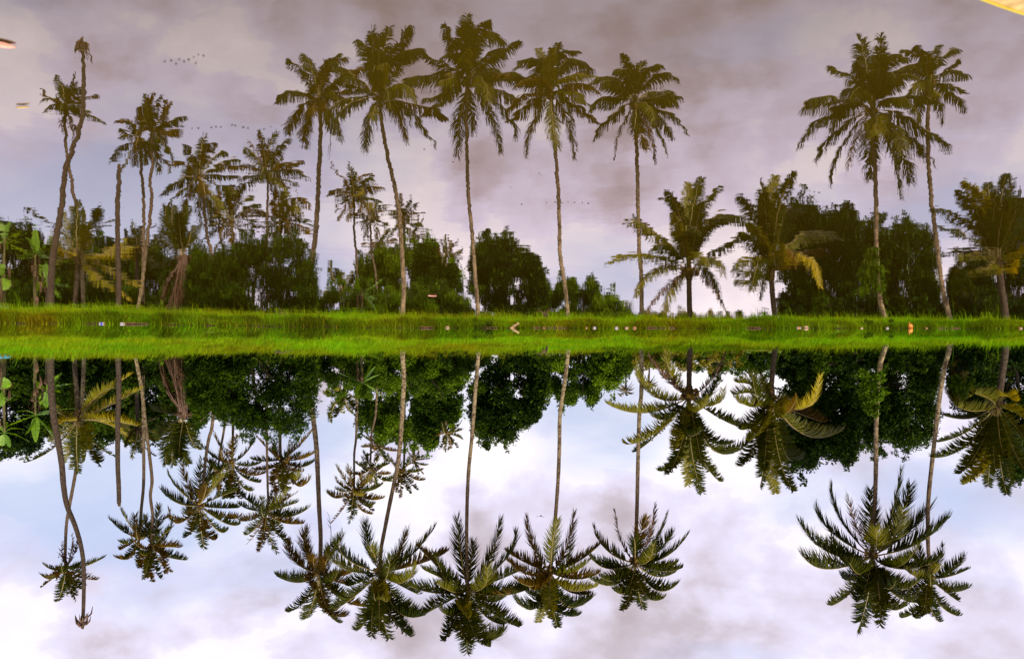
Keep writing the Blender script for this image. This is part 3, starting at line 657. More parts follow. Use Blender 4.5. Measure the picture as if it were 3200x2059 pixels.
for lab, cr, pxD, sz in (('tiny distant palm tuft showing at the tip of the low hedge', (1955, 1216), 190, 30),
                         ('tiny distant palm tuft glimpsed just behind the slim tall trunk', (2028, 1196), 200, 28),
                         ('tiny distant palm peeping under the leaves of the low bent frond', (2085, 1172), 210, 24)):
    fr = []
    for k in range(13):
        a = k / 13 * 2 * math.pi + random.uniform(-.2, .2); r = sz * random.uniform(0.8, 1.15)
        fr.append((cr[0] + math.cos(a) * r * 0.55, cr[1] + math.sin(a) * r * 0.5 + r * 0.18, cr[0] + math.cos(a) * r, cr[1] + math.sin(a) * r * 0.8 - r * 0.1))
    palm(lab, pxD, [(cr[0] + 2, 1120), (cr[0], cr[1])], 'O', cr, fr, r_base=0.25, r_top=0.18, group='distant palms beyond the hedge', fill=0, nuts=0, tmat='trunk_dark', zbase=0.7, mats=['frond_olive', 'frond'])

# young palms in the thicket at the far end
palm('young palm with wide golden fronds standing between the bare dead trunk and the dead post', 70,
     [(231, 1100), (236, 1180), (243, 1250), (246, 1290)], 'M', (935, 1010),
     [(1180, 745, 1560, 470, 'fg'), (1330, 825, 1690, 640, 'fg'), (1230, 1005, 1640, 1080, 'fg'), (1250, 1040, 1510, 1190, 'g'), (1200, 690, 1400, 640, 'fy'), (1060, 1230, 1380, 1450, 'n'), (1080, 1330, 1220, 1570, 'n'),
      (960, 1300, 860, 1600, 'k'), (920, 1330, 940, 1640, 'k'), (780, 1150, 600, 1310, 'y'), (650, 1340, 310, 1520, 'n'), (760, 950, 640, 840, 'fy'), (800, 1020, 700, 1060, 'fg'), (1040, 1180, 1020, 1500, 'f'), (860, 1260, 760, 1530, 'y')],
     r_base=0.2, r_top=0.16, group='young palms in the thicket', fill=5, nuts=0, hub=0.6, tmat='trunk_dark', leaf_k=0.175, mats=['frond', 'frond_yellow_lit'], fold=0.2, droop=0.6)
palm('dark green young palm behind the wavy trunk of the double-crowned pair', 84,
     [(424, 1110), (428, 1250), (430, 1335)], 'K', (505, 1120),
     [(480, 1270, 435, 1465, 'n'), (540, 1260, 530, 1400, 'n'), (640, 1230, 790, 1350, 'n'), (720, 1160, 850, 1180, 'y'), (420, 1200, 360, 1330, 'n'), (600, 1040, 760, 980, 'n'), (430, 1040, 330, 1160, 'g'), (560, 1300, 700, 1440, 'n'), (380, 1180, 470, 1290, 'g')],
     r_base=0.2, r_top=0.16, group='young palms in the thicket', fill=4, nuts=0, hub=0.5, tmat='trunk_dark', fold=0.2, droop=0.6)
def skirt_palm():
    root = palm('young palm wrapped to the ground in a skirt of hanging dead brown fronds', 67,
         [(580, 1090), (582, 1170), (578, 1230), (576, 1280)], 'K', (1060, 935),
         [(880, 1250, 838, 1535, 'n'), (930, 1290, 925, 1545, 'k'), (1000, 1280, 1110, 1530, 'n'), (1130, 1210, 1232, 1362, 'n'), (850, 930, 695, 862, 'n'), (860, 1120, 760, 1240, 'n'), (1010, 1260, 1000, 1460, 'f'), (1150, 980, 1300, 900, 'o')],
         r_base=0.28, r_top=0.22, group='young palms in the thicket', fill=3, nuts=0, hub=0.5, tmat='trunk_dark', fold=0.2, droop=0.6)
    org = np.array(root.location)
    D = 66.5
    for tx, ty, mx, my in ((770, 290, 860, 640), (800, 230, 930, 560), (870, 260, 960, 600), (930, 220, 985, 560), (980, 230, 1005, 560), (1180, 220, 1130, 560), (1200, 280, 1150, 660), (1130, 240, 1100, 600), (1070, 250, 1060, 600), (1030, 240, 1030, 640)):
        for q in range(4):
            a = W(*cp('K', 1050 + random.uniform(-60, 50), 930 + random.uniform(-60, 60)), D) - org
            dz = random.uniform(-1.0, 0.4)
            m_ = W(*cp('K', mx + random.uniform(-25, 25), my), D + dz) - org; e = W(*cp('K', tx + random.uniform(-25, 25), ty), D + dz * 1.2) - org
            v, fc, mi = frond_mesh(a, m_, e, 0.10, 0.12, leaf_k=0.13, droop=1.6, fold=0.0, gap=0.25)
            mesh_obj('dead_frond', v, fc, [M['frond_dead'], M['rachis_dead']], root, mat_index=mi)
skirt_palm()

def dead_trunk(label, D, pts, r0, r1, stubs, tm='trunk_dark'):
    P = [W(x, y, D) for x, y in pts]
    gz = float(ground_z(P[0][0], P[0][1])) - 0.2
    P = [np.array([P[0][0], D, gz])] + P
    org = P[0]; root = thing('dead_palm_trunk', label, 'dead tree', org, 'dead palm trunks without a crown')
    n = 60; path = catmull(np.array(P), n) - org
    rad = np.linspace(r0, r1, n) * (1 + rng.normal(0, 0.02, n)) * (1 + 0.4 * np.exp(-np.linspace(0, 26, n)))
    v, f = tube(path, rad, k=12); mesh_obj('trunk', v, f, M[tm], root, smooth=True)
    top = path[-1]; parts = []
    for i in range(stubs):
        a = i * 2.4; ln = random.uniform(0.5, 0.95); z0 = -random.uniform(0.0, 0.8)
        s = top + np.array([math.cos(a) * r1 * 0.6, math.sin(a) * r1 * 0.6, z0])
        e = s + np.array([math.cos(a) * ln * 0.55, math.sin(a) * ln * 0.55, -ln * 0.25])
        e2 = e + np.array([math.cos(a) * 0.1, math.sin(a) * 0.1, -ln * 0.55])
        parts.append(tube([s, (s + e) / 2 + np.array([0, 0, 0.12]), e, e2], [0.07, 0.075, 0.06, 0.015], k=5))
    if parts:
        v, f = merge(parts); mesh_obj('leaf_stub', v, f, M['rachis_dead'], root)
    v, f = ellipsoid(top, (r1 * 0.9, r1 * 0.9, r1 * 1.4), 8, 6, 0.3); mesh_obj('broken_tip', v, f, M['hub'], root)
    return root
dead_trunk('very tall bare dead palm trunk curving up to a tuft of broken stubs', 62,
           [(157, 1115), (160, 1219), (169, 1310), (182, 1382), (193, 1450), (199, 1520), (210, 1581), (236, 1646), (256, 1721), (262, 1792), (261, 1890), (258, 1958)], 0.26, 0.115, 16)
dead_trunk('short straight dead palm post with a snapped top', 64, [(369, 1120), (371, 1180), (371, 1232), (368, 1340), (368, 1450), (371, 1520), (372, 1572)], 0.20, 0.155, 0)

# ------------------------------------------------------------------ broadleaf trees and bushes
def foliage(name, parent, blobs, n_cl, llen, lwid, mat, org, up=0.55, k=5, spread=0.8, shell=(0.45, 1.12)):
    lwid = lwid * 1.3
    bl = np.array(blobs, float)
    wts = bl[:, 3] ** 2; wts /= wts.sum()
    idx = rng.choice(len(bl), n_cl, p=wts)
    d = norm(rng.normal(0, 1, (n_cl, 3)))
    r = bl[idx, 3] * rng.uniform(shell[0], shell[1], n_cl)
    p = bl[idx, :3] + d * r[:, None] * np.array([1, 1, 0.9])
    ax = norm(d * 0.7 + np.array([0, 0, up]) + rng.normal(0, 0.3, (n_cl, 3)))
    P = np.repeat(p, k, 0); A = np.repeat(ax, k, 0); n = n_cl * k
    ld = norm(A + rng.normal(0, spread, (n, 3)))
    ld[:, 2] -= 0.15
    Lh = llen * rng.uniform(0.65, 1.25, n)[:, None]
    P = P + rng.normal(0, llen * 0.25, (n, 3))
    wv = norm(np.cross(ld, A + rng.normal(0, 0.35, (n, 3)))) * lwid * 0.5 * rng.uniform(0.8, 1.2, n)[:, None]
    up_v = np.cross(wv, ld); 
    mid = P + ld * Lh * 0.5
    tip = P + ld * Lh - np.array([0, 0, 0.18]) * Lh
    V = np.stack([P, mid + wv, tip, mid - wv], 1).reshape(-1, 3) - org
    q = (np.arange(n) * 4)[:, None] + np.arange(4)[None]
    return mesh_obj(name, V, q, M[mat], parent)

def outline_blobs(outline, D, ddep, n, rpx, ytop=1098):
    xs = [o[0] for o in outline]; out = []
    for i in range(n):
        x = random.uniform(xs[0], xs[-1]); yb = np.interp(x, xs, [o[1] for o in outline])
        yb += 24 * (math.sin(x * 0.19 + D) * 0.5 + math.sin(x * 0.083 + D * 3) * 0.7 - 0.35) * min(1.0, (yb - ytop) / 150)
        r = random.uniform(*rpx)
        if random.random() < 0.42:
            r = random.uniform(3, 8); y = yb - 8 + random.uniform(-12, 34) * random.random() ** 0.7; d = D + random.uniform(-ddep, ddep)
            x = min(max(x, xs[0] + r), xs[-1] - r); c = W(x, y, d); out.append((*c, r / F * d)); continue
        r = min(r, max(8, (yb - ytop) * 0.5))
        yb += random.uniform(-30, 4) * (1 if random.random() < .8 else 1.8)
        y = yb - r * 0.9 if random.random() < 0.32 else random.uniform(ytop, max(ytop + 1, yb - r * 0.9))
        x = min(max(x, xs[0] + r * 0.8), xs[-1] - r * 0.8)
        d = D + random.uniform(-ddep, ddep)
        c = W(x, y, d); out.append((*c, r / F * d))
    return out

def broadleaf(name, label, cat, D, outline, n_blob, rpx, ddep, n_cl, llen, lwid, mat, group=None, trunk=True, up=0.55, young=0, ytop=1098, limbs=6, k=5, spread=0.8):
    xs = [o[0] for o in outline]; cx = (xs[0] + xs[-1]) / 2
    b = W(cx, 1100, D); b[2] = float(ground_z(b[0], b[1])) - 0.1
    root = thing(name, label, cat, b, group)
    bl = outline_blobs(outline, D, ddep, int(n_blob * 2.0), rpx, ytop)
    if trunk:
        parts = []
        order = sorted(bl, key=lambda q: q[2])
        for i in range(limbs):
            t = order[int(len(order) * (0.35 + 0.6 * i / max(1, limbs - 1)))] if len(order) > 2 else order[-1]
            e = np.array(t[:3]) - b; s0 = np.array([random.uniform(-.12, .12), random.uniform(-.1, .1), 0.0])
            m_ = s0 * 0.5 + e * np.array([0.3, 0.3, 0.5])
            pth = catmull(np.array([s0, m_, e]), 9)
            rr = max(0.05, 0.0012 * D * (xs[-1] - xs[0]) / 300)
            parts.append(tube(pth, np.linspace(rr * 1.3, rr * 0.3, 9), k=7))
        v, f = merge(parts); mesh_obj('trunk', v, f, M['bark'], root, smooth=True)
    random.shuffle(bl)
    cut = int(len(bl) * 0.68); alt = {'leaf_dark': 'leaf_mid', 'leaf_mid': 'leaf_light', 'leaf_light': 'leaf_mid', 'leaf_yellow': 'leaf_mid'}[mat]
    foliage('crown' if trunk else 'foliage', root, bl[:cut], int(n_cl * 1.55), llen, lwid, mat, b, up=up, k=k, spread=spread)
    foliage('pale_leaves', root, bl[cut:], int(n_cl * 0.75), llen * 1.05, lwid, alt, b, up=up + 0.2, k=k, spread=spread)
    if young:
        foliage('young_lit_leaves', root, bl, young, llen * 0.95, lwid * 0.8, 'leaf_light', b, up=1.2, k=6, spread=0.45, shell=(0.95, 1.15))  # pale young clusters; brighter colour also paints sunlit tips over dark interior
    return root

TREES = 'broadleaf trees behind the bank'
HEDGE = 'low shrubs closing the view behind the bank'
broadleaf('broadleaf_tree', 'round dark bush of long glossy leaves in front of the small palms', 'bush', 65,
          [(585, 1215), (602, 1290), (625, 1318), (680, 1305), (725, 1330), (745, 1358), (803, 1364), (860, 1380), (912, 1362), (950, 1340), (975, 1290), (985, 1200)],
          120, (22, 40), 2.0, 6200, 0.27, 0.075, 'leaf_dark', TREES, up=0.9, k=6, spread=0.6, young=900)
broadleaf('broadleaf_tree', 'thin-leaved tree with gaps of sky behind the leaning pale ringed trunk', 'tree', 114,
          [(1115, 1280), (1125, 1330), (1160, 1350), (1190, 1375), (1235, 1385), (1275, 1395), (1310, 1400)], 75, (14, 30), 3.0, 3400, 0.34, 0.17, 'leaf_mid', TREES)
broadleaf('broadleaf_tree', 'mid-green tree with a ragged domed top beside the thin-leaved one', 'tree', 110,
          [(1290, 1350), (1315, 1392), (1345, 1398), (1370, 1360), (1400, 1335), (1425, 1300), (1445, 1250)], 70, (18, 32), 3.0, 4200, 0.34, 0.17, 'leaf_mid', TREES)
broadleaf('broadleaf_shrub', 'light green leafy shrub mass in front of the thin-leaved tree', 'shrub', 84,
          [(1150, 1190), (1200, 1225), (1260, 1215), (1330, 1235), (1400, 1225), (1450, 1190), (1480, 1170)], 90, (14, 26), 2.5, 4600, 0.24, 0.11, 'leaf_mid', HEDGE)
broadleaf('broadleaf_tree', 'dark round tree beside the tallest straight trunk, one spray poking out', 'tree', 78,
          [(1470, 1290), (1490, 1350), (1520, 1378), (1560, 1382), (1600, 1378), (1628, 1360), (1640, 1325), (1672, 1312), (1690, 1280), (1712, 1215)], 100, (20, 36), 2.4, 6000, 0.27, 0.10, 'leaf_dark', TREES, k=6, spread=0.65, up=0.8, young=700)
broadleaf('broadleaf_shrub', 'long low hedge of light green leaves tapering away to open sky', 'hedge', 96,
          [(1660, 1200), (1720, 1262), (1780, 1258), (1840, 1248), (1890, 1235), (1930, 1205), (1960, 1170), (1990, 1140)], 100, (12, 26), 2.5, 5000, 0.30, 0.13, 'leaf_mid', HEDGE)
broadleaf('broadleaf_tree', 'dark broadleaf tree behind the low young palm with the gold frond', 'tree', 65,
          [(2430, 1300), (2455, 1440), (2490, 1484), (2505, 1490), (2530, 1470), (2560, 1440), (2590, 1420), (2620, 1440), (2645, 1458), (2672, 1405), (2690, 1310)], 105, (20, 38), 2.2, 5600, 0.24, 0.13, 'leaf_dark', TREES, young=500)
broadleaf('broadleaf_tree', 'dark fine-leaved tree filling the space between the slanting pair of trunks', 'tree', 67,
          [(2650, 1360), (2690, 1400), (2730, 1412), (2770, 1400), (2810, 1392), (2850, 1410), (2888, 1388), (2905, 1330), (2918, 1250), (2930, 1180)], 105, (18, 36), 2.2, 6200, 0.25, 0.085, 'leaf_dark', TREES, young=400)
broadleaf('broadleaf_shrub', 'sunlit light-leaved creeper sprays around the full-crowned palm foot', 'creeper', 56.6,
          [(2690, 1260), (2715, 1292), (2745, 1285), (2762, 1250)], 9, (12, 20), 0.4, 230, 0.20, 0.12, 'leaf_light', HEDGE, trunk=False, ytop=1165)
broadleaf('broadleaf_tree', 'dark tree mass behind the young palm at the picture edge', 'tree', 76,
          [(2975, 1240), (3010, 1285), (3050, 1300), (3090, 1330), (3130, 1420), (3170, 1490), (3220, 1500), (3290, 1470), (3350, 1380)], 120, (20, 40), 2.5, 5600, 0.28, 0.12, 'leaf_dark', TREES)
broadleaf('broadleaf_shrub', 'small yellow-green bush tucked beside the slanting slimmer trunk', 'shrub', 62,
          [(2965, 1190), (2990, 1240), (3020, 1225), (3045, 1170)], 22, (12, 22), 0.8, 900, 0.26, 0.14, 'leaf_yellow', HEDGE)
broadleaf('broadleaf_tree', 'leafy tree behind the banana plants at the corner of the thicket', 'tree', 84,
          [(-180, 1400), (-100, 1430), (-20, 1412), (40, 1428), (90, 1412), (130, 1380), (190, 1340), (215, 1260)], 130, (22, 42), 3.0, 7200, 0.32, 0.14, 'leaf_dark', TREES)
broadleaf('broadleaf_tree', 'dark tree behind the golden-fronded young palm', 'tree', 92,
          [(175, 1300), (230, 1372), (290, 1385), (340, 1378), (390, 1370), (440, 1372), (500, 1360), (540, 1290)], 120, (20, 38), 3.0, 7200, 0.32, 0.14, 'leaf_dark', TREES)
broadleaf('broadleaf_tree', 'small dark tree filling the gap behind the skirted palm', 'tree', 80,
          [(500, 1250), (540, 1310), (580, 1320), (620, 1330), (645, 1300), (660, 1230)], 50, (16, 30), 2.0, 2200, 0.27, 0.12, 'leaf_dark', TREES)
broadleaf('broadleaf_shrub', 'shaded shrub under the banana plants at the bank top', 'shrub', 80,
          [(-160, 1210), (-60, 1255), (60, 1240), (180, 1270), (300, 1262), (400, 1240), (455, 1210), (505, 1160)], 150, (16, 28), 1.5, 8600, 0.25, 0.11, 'leaf_dark', HEDGE)
broadleaf('broadleaf_shrub', 'green shrub at the foot of the thin curving stem in the gap', 'shrub', 76,
          [(960, 1170), (1010, 1220), (1060, 1235), (1110, 1225), (1160, 1230), (1200, 1190)], 60, (14, 26), 2.0, 2600, 0.24, 0.11, 'leaf_mid', HEDGE)
broadleaf('broadleaf_shrub', 'low olive scrub seen under the fronds of the young palm', 'shrub', 90,
          [(1980, 1120), (2030, 1142), (2090, 1148), (2150, 1150), (2220, 1140), (2270, 1135), (2330, 1128)], 80, (9, 18), 2.0, 2200, 0.28, 0.13, 'leaf_yellow', HEDGE, ytop=1090)
broadleaf('broadleaf_shrub', 'dim distant thicket with bits of sky behind the two young palms', 'shrub', 150,
          [(2160, 1140), (2200, 1165), (2260, 1172), (2320, 1168), (2380, 1180), (2430, 1165)], 60, (8, 18), 4.0, 1500, 0.45, 0.2, 'leaf_dark', HEDGE, ytop=1100)
broadleaf('broadleaf_shrub', 'shaded shrub along the bank top under the fine-leaved tree', 'shrub', 61,
          [(2440, 1130), (2520, 1170), (2620, 1165), (2720, 1172), (2840, 1165), (2930, 1150), (3040, 1165), (3150, 1150), (3250, 1160)], 110, (12, 24), 1.0, 4600, 0.20, 0.09, 'leaf_dark', HEDGE, ytop=1080)
for lab, D, px0, px1, yt, mt in (('low dark weed clump on the grass crest beside the skirted palm', 58, 455, 520, 1126, 'leaf_mid'),
                                 ('dark weed clump where the leaning pale trunk meets the grass', 60.2, 1110, 1200, 1116, 'leaf_mid'),
                                 ('broad dark weed patch on the crest below the tallest palm', 61, 1350, 1460, 1112, 'leaf_dark'),
                                 ('dark weed patch between the two middle trunks of the row', 60.5, 1560, 1690, 1112, 'leaf_dark'),
                                 ('short leafy weeds on the crest before the low hedge', 58, 1880, 1960, 1102, 'leaf_mid'),
                                 ('overhanging dark weed tuft at the waterline below the slanting pair', 48.4, 2690, 2790, 1040, 'leaf_mid'),
                                 ('dark tuft hanging to the water below the tallest palm', 47.6, 1470, 1540, 1040, 'leaf_mid')):
    yb = YH - H * F / D if D < 50 else yt - 18
    out = [(px0, yt - 8), (px0 + (px1 - px0) * .3, yt), (px0 + (px1 - px0) * .6, yt - 3), (px1, yt - 9)]
    broadleaf('weed_clump', lab, 'weed', D, out, 14, (5, 9), 0.4, 420, 0.12, 0.045, mt, 'weed clumps along the bank', trunk=False, ytop=yb)

def treeline():
    bl = []
    for i in range(420):
        a = random.uniform(-1, 1); X = a * 620; Y = random.uniform(300, 360); r = random.uniform(2, 4.2)
        bl.append((X, Y, random.uniform(0.5, 4.5) + 1.6 * math.sin(X * 0.02), r))
    o = foliage('treeline', None, bl, 26000, 1.3, 0.8, 'leaf_dark', np.zeros(3), k=3)
    tag(o, 'far low wood closing the horizon behind everything', 'treeline', kind='stuff')
treeline()

# ------------------------------------------------------------------ banana plants
def banana_leaf(P0, Mid, P2, wid, org, segs=16, torn=0.5):
    t, B, T = bezier3(P0, Mid, P2, segs + 1, 0.12)
    hz = P2 - P0; side = norm(np.array([-hz[1], hz[0], 0.0]) + 1e-4)
    side = norm(side * 1.0 + np.array([0.5, 0, 0]) * np.sign(side[0] + 1e-6))
    side = norm(side[None] - (T @ side)[:, None] * T)
    nr = np.cross(side, T); nr = np.where(nr[:, 2:3] < 0, -nr, nr)
    pr = wid * np.sin(np.clip((t - 0.12) / 0.88, 0, 1) ** 0.7 * np.pi * 0.94 + 0.12) ** 0.7
    V, Fs = [], []
    for sg in (-1, 1):
        for i in range(segs):
            g = random.uniform(0.0, 0.25) if random.random() < torn else 0.0
            a0 = B[i]; a1 = B[i + 1] * (1 - g) + B[i] * g
            dr = random.uniform(0.0, 0.35) if g else 0.12
            e0 = B[i] + (side[i] * sg * math.cos(dr) + nr[i] * (0.18 - math.sin(dr)) + T[i] * 0.25) * pr[i]
            e1 = B[i + 1] + (side[i + 1] * sg * math.cos(dr) + nr[i + 1] * (0.18 - math.sin(dr)) + T[i + 1] * 0.25) * pr[i + 1]
            e1 = e1 * (1 - g) + e0 * g
            o = len(V); V += [a0, a1, e1, e0]; Fs.append((o, o + 1, o + 2, o + 3))
    rv, rf = tube(bezier3(P0, Mid, P2, 10)[1], np.linspace(0.035, 0.012, 10), k=5)
    o = len(V); V = np.vstack([np.array(V), rv]); Fs += [tuple(i + o for i in f) for f in rf]
    return V - org, Fs

def banana(label, D, crop, crown, leaves, wid=0.30, dry=6, group='banana plants in the thicket'):
    C = W(*cp(crop, *crown), D); gz = float(ground_z(C[0], C[1])) - 0.1
    org = np.array([C[0], C[1], gz]); root = thing('banana_plant', label, 'banana plant', org, group)
    n = 12; path = catmull(np.array([[0, 0, 0], [0.06, 0, (C[2] - gz) * 0.5], C - org]), n)
    v, f = tube(path, np.linspace(0.15, 0.07, n), k=9); mesh_obj('stem', v, f, M['banana_stem'], root, smooth=True)
    for mx, my, tx, ty in leaves:
        dz = random.uniform(-1.0, 0.6)
        v, f = banana_leaf(C, W(*cp(crop, mx, my), D + dz * .5), W(*cp(crop, tx, ty), D + dz), wid, org)
        mesh_obj('leaf', v, f, M['banana'], root)
    for i in range(dry):
        a = random.uniform(0, 6.28); z = random.uniform(0.35, 1.0) * (C[2] - gz)
        s = org + np.array([0, 0, z]); e = s + np.array([math.cos(a) * 0.35, math.sin(a) * 0.35, -random.uniform(0.5, 1.1)])
        v, f = banana_leaf(s, (s + e) / 2 + np.array([math.cos(a) * 0.3, math.sin(a) * 0.3, 0.2]), e, 0.10, org, segs=9, torn=0.8)
        mesh_obj('dry_leaf', v, f, M['banana_dry'], root)
    return root
banana('banana plant with torn bright leaves and a column of dry brown leaf bases', 63, 'M', (430, 950),
       [(260, 955, 185, 975), (260, 1010, 65, 1090), (425, 1090, 430, 1275), (580, 1130, 722, 1285), (600, 895, 920, 872), (500, 940, 600, 920), (330, 900, 200, 910), (540, 1060, 640, 1150), (380, 1080, 300, 1190)], dry=11)
banana('banana plant cut by the picture edge, leaves fanning low over the thicket', 63, 'M', (55, 1160),
       [(200, 1190, 355, 1275), (85, 1250, 118, 1335), (30, 1250, 25, 1320), (-70, 1170, -180, 1180), (150, 1110, 290, 1125), (60, 1080, 100, 1040), (-20, 1080, -60, 1000)], dry=4)
banana('shaded banana plant half behind the tall bare dead trunk', 66, 'M', (570, 660),
       [(620, 570, 745, 440), (740, 590, 905, 575), (550, 760, 560, 860), (480, 600, 400, 520), (520, 720, 480, 830), (640, 640, 720, 680)], dry=3)
banana('small shaded banana plant lowest at the corner of the thicket', 61.5, 'M', (20, 640),
       [(80, 580, 40, 500), (60, 600, 100, 540), (90, 760, 165, 705), (10, 790, -30, 850), (-40, 620, -120, 600)], dry=3)
banana('single bright banana plant in front of the thin curving stems in the gap', 72, 'N', (510, 565),
       [(400, 570, 300, 560), (450, 640, 440, 748), (630, 630, 792, 762), (350, 520, 190, 540), (290, 470, 162, 405), (560, 470, 640, 270), (600, 450, 670, 360), (620, 500, 715, 460)], wid=0.20, dry=4)
palm('little olive palm low in the gap beside the bright banana plant', 98,
     [(1076, 1130), (1075, 1235)], 'N', (290, 690),
     [(240, 840, 188, 970, 'n'), (330, 850, 385, 935, 'n'), (160, 860, 125, 1030, 'n'), (360, 800, 430, 910, 'n'), (180, 650, 80, 680, 'y'), (160, 560, 120, 510, 'o'), (250, 850, 280, 930, 'y'), (110, 720, 60, 690, 'y'), (380, 730, 440, 760, 'n')],
     r_base=0.15, r_top=0.13, group='young palms in the thicket', fill=3, nuts=0, zbase=0.9)

# ------------------------------------------------------------------ litter at the waterline
def plain(name, c1, c2=None, rough=0.5, scale=12): return solid_mat(name, c1, c2 or tuple(x * 1.25 for x in c1), scale=scale, rough=rough)
M['white_plastic'] = plain('white_plastic', (0.24, 0.22, 0.23), (0.50, 0.48, 0.50), 0.35)
M['blue_plastic'] = plain('blue_plastic', (0.03, 0.06, 0.45), (0.05, 0.09, 0.6), 0.35)
M['red_plastic'] = plain('red_plastic', (0.5, 0.03, 0.03), (0.6, 0.05, 0.04), 0.35)
M['husk'] = plain('brown_husk', (0.20, 0.09, 0.04), (0.40, 0.22, 0.11), 0.9)
M['pale_husk'] = plain('pale_husk', (0.26, 0.17, 0.10), (0.48, 0.35, 0.24), 0.9)
M['orange_plastic'] = plain('orange_plastic', (0.55, 0.20, 0.03), (0.7, 0.28, 0.05), 0.45)
M['cyan_plastic'] = plain('cyan_plastic', (0.01, 0.22, 0.42), (0.02, 0.30, 0.52), 0.35)
M['driftwood'] = plain('driftwood', (0.30, 0.20, 0.10), (0.48, 0.34, 0.18), 0.9)

def at_water(px, back=0.05):
    X = -(px - 1600) / F * 46.0
    for _ in range(3):
        sd = float(shore_D(np.array(X))); X = -(px - 1600) / F * sd
    return np.array([X, sd - 0.10 + back, 0.0])

def bottle(px, label, mats, L=0.34, r=0.055, yaw=0.0):
    L *= 0.85; r *= 0.75
    b = at_water(px, -0.25); b[2] = 0.03
    root = thing('plastic_bottle', label, 'bottle', b, 'plastic bottles at the waterline')
    ax = np.array([math.cos(yaw), math.sin(yaw), 0.02])
    ts = np.array([-.5, -.46, -.1, .2, .32, .40]) * L; rs = np.array([.7, 1, 1, 1, .6, .32]) * r
    v, f = tube(np.array([ax * t for t in ts]), rs, k=14); mesh_obj('body', v, f, M[mats[0]], root, smooth=False)
    v, f = tube(np.array([ax * (-.22 * L), ax * (.08 * L)]), [r * 1.03] * 2, k=14, cap=False); mesh_obj('wrapper', v, f, M[mats[1]], root)
    v, f = tube(np.array([ax * .40 * L, ax * .48 * L]), [r * .42] * 2, k=12); mesh_obj('cap', v, f, M[mats[2]], root)
bottle(330, 'plastic bottle with a blue middle and red cap, lying under the dead post', ('white_plastic', 'blue_plastic', 'red_plastic'), yaw=math.pi)
bottle(394, 'white plastic bottle with an orange cap among brown twigs', ('white_plastic', 'white_plastic', 'orange_plastic'), L=0.28, yaw=2.8)
bottle(2764, 'small white plastic bottle caught in the overhanging weed tuft', ('white_plastic', 'white_plastic', 'red_plastic'), L=0.2, r=0.05, yaw=0.3)
bottle(2490, 'pale slim plastic bottle beside the big pale husk', ('white_plastic', 'orange_plastic', 'white_plastic'), L=0.3, r=0.04, yaw=0.1)

def husk(px, label, mat, r, name='coconut_husk', cat='husk', group='coconut husks at the waterline', sub=True):
    b = at_water(px, -0.12); b[2] = r * 0.35
    root = thing(name, label, cat, b, group)
    v, f = ellipsoid((0, 0, 0), (r * 1.35, r, r * 0.85), 14, 10, 0.10); mesh_obj('shell', v, f, M[mat], root, smooth=True)
    parts = []
    for i in range(7):
        a = random.uniform(0, 6.28); s = np.array([r * 1.2, 0, 0]); e = s + np.array([r * .55, math.cos(a) * r * .4, math.sin(a) * r * .35])
        parts.append(tube([s * 0.8, (s + e) / 2, e], [r * .12, r * .08, r * .02], k=4))
    v, f = merge(parts); mesh_obj('fibre', v, f, M['husk'], root)
for px, lab, mt, r in ((1400, 'pinkish pale husk floating below the leaning pale trunk', 'pale_husk', 0.15), (1832, 'small reddish husk near a white scrap, below the mop-headed palm', 'husk', 0.09),
                       (1857, 'white weathered husk next to the small reddish one', 'white_plastic', 0.13), (1925, 'largest bright white lump in the litter line before the slim trunk', 'white_plastic', 0.14),
                       (1957, 'pointed whitish husk between the white lump and the brown one', 'pale_husk', 0.13), (1982, 'broad brown husk ending the litter line', 'husk', 0.15),
                       (2515, 'big pale tan husk standing high out of the water', 'pale_husk', 0.19), (2688, 'flat cream husk just before the overhanging weed tuft', 'pale_husk', 0.10),
                       (3183, 'brown and cream husk at the picture edge', 'pale_husk', 0.12), (2890, 'low dark red husk past the orange bag', 'husk', 0.08), (1700, 'dark brown husk among reddish twigs below the mop-headed palm', 'husk', 0.09)):
    husk(px, lab, mt, r * 0.52)
def log():
    b = at_water(1610, -0.1); root = thing('driftwood_log', 'sawn tan log tilted up out of the water below the tallest palm', 'log', b)
    p0 = np.array([0.24, 0, -0.03]); p1 = np.array([-0.22, 0.05, 0.26])
    v, f = tube(np.linspace(p0, p1, 8), np.array([.09, .1, .095, .1, .1, .095, .1, .095]) * 0.7, k=12); mesh_obj('stem', v, f, M['driftwood'], root, smooth=False)
    v, f = tube([np.array([0.05, 0, .08]), np.array([.15, -.1, .18])], [.025, .015], k=6); mesh_obj('broken_branch', v, f, M['driftwood'], root)
log()
def bag():
    b = at_water(2840, -0.1); root = thing('plastic_bag', 'crumpled orange plastic bag at the waterline below the slimmer slanting palm', 'bag', b)
    v, f = ellipsoid((0, 0, 0.1), (0.13, 0.11, 0.14), 14, 9, 0.16); mesh_obj('body', v, f, M['orange_plastic'], root)
    v, f = tube([np.array([0.02, 0, .2]), np.array([.08, 0, .3]), np.array([.0, .02, .34])], [.035, .05, .012], k=7); mesh_obj('knot', v, f, M['orange_plastic'], root)
bag()
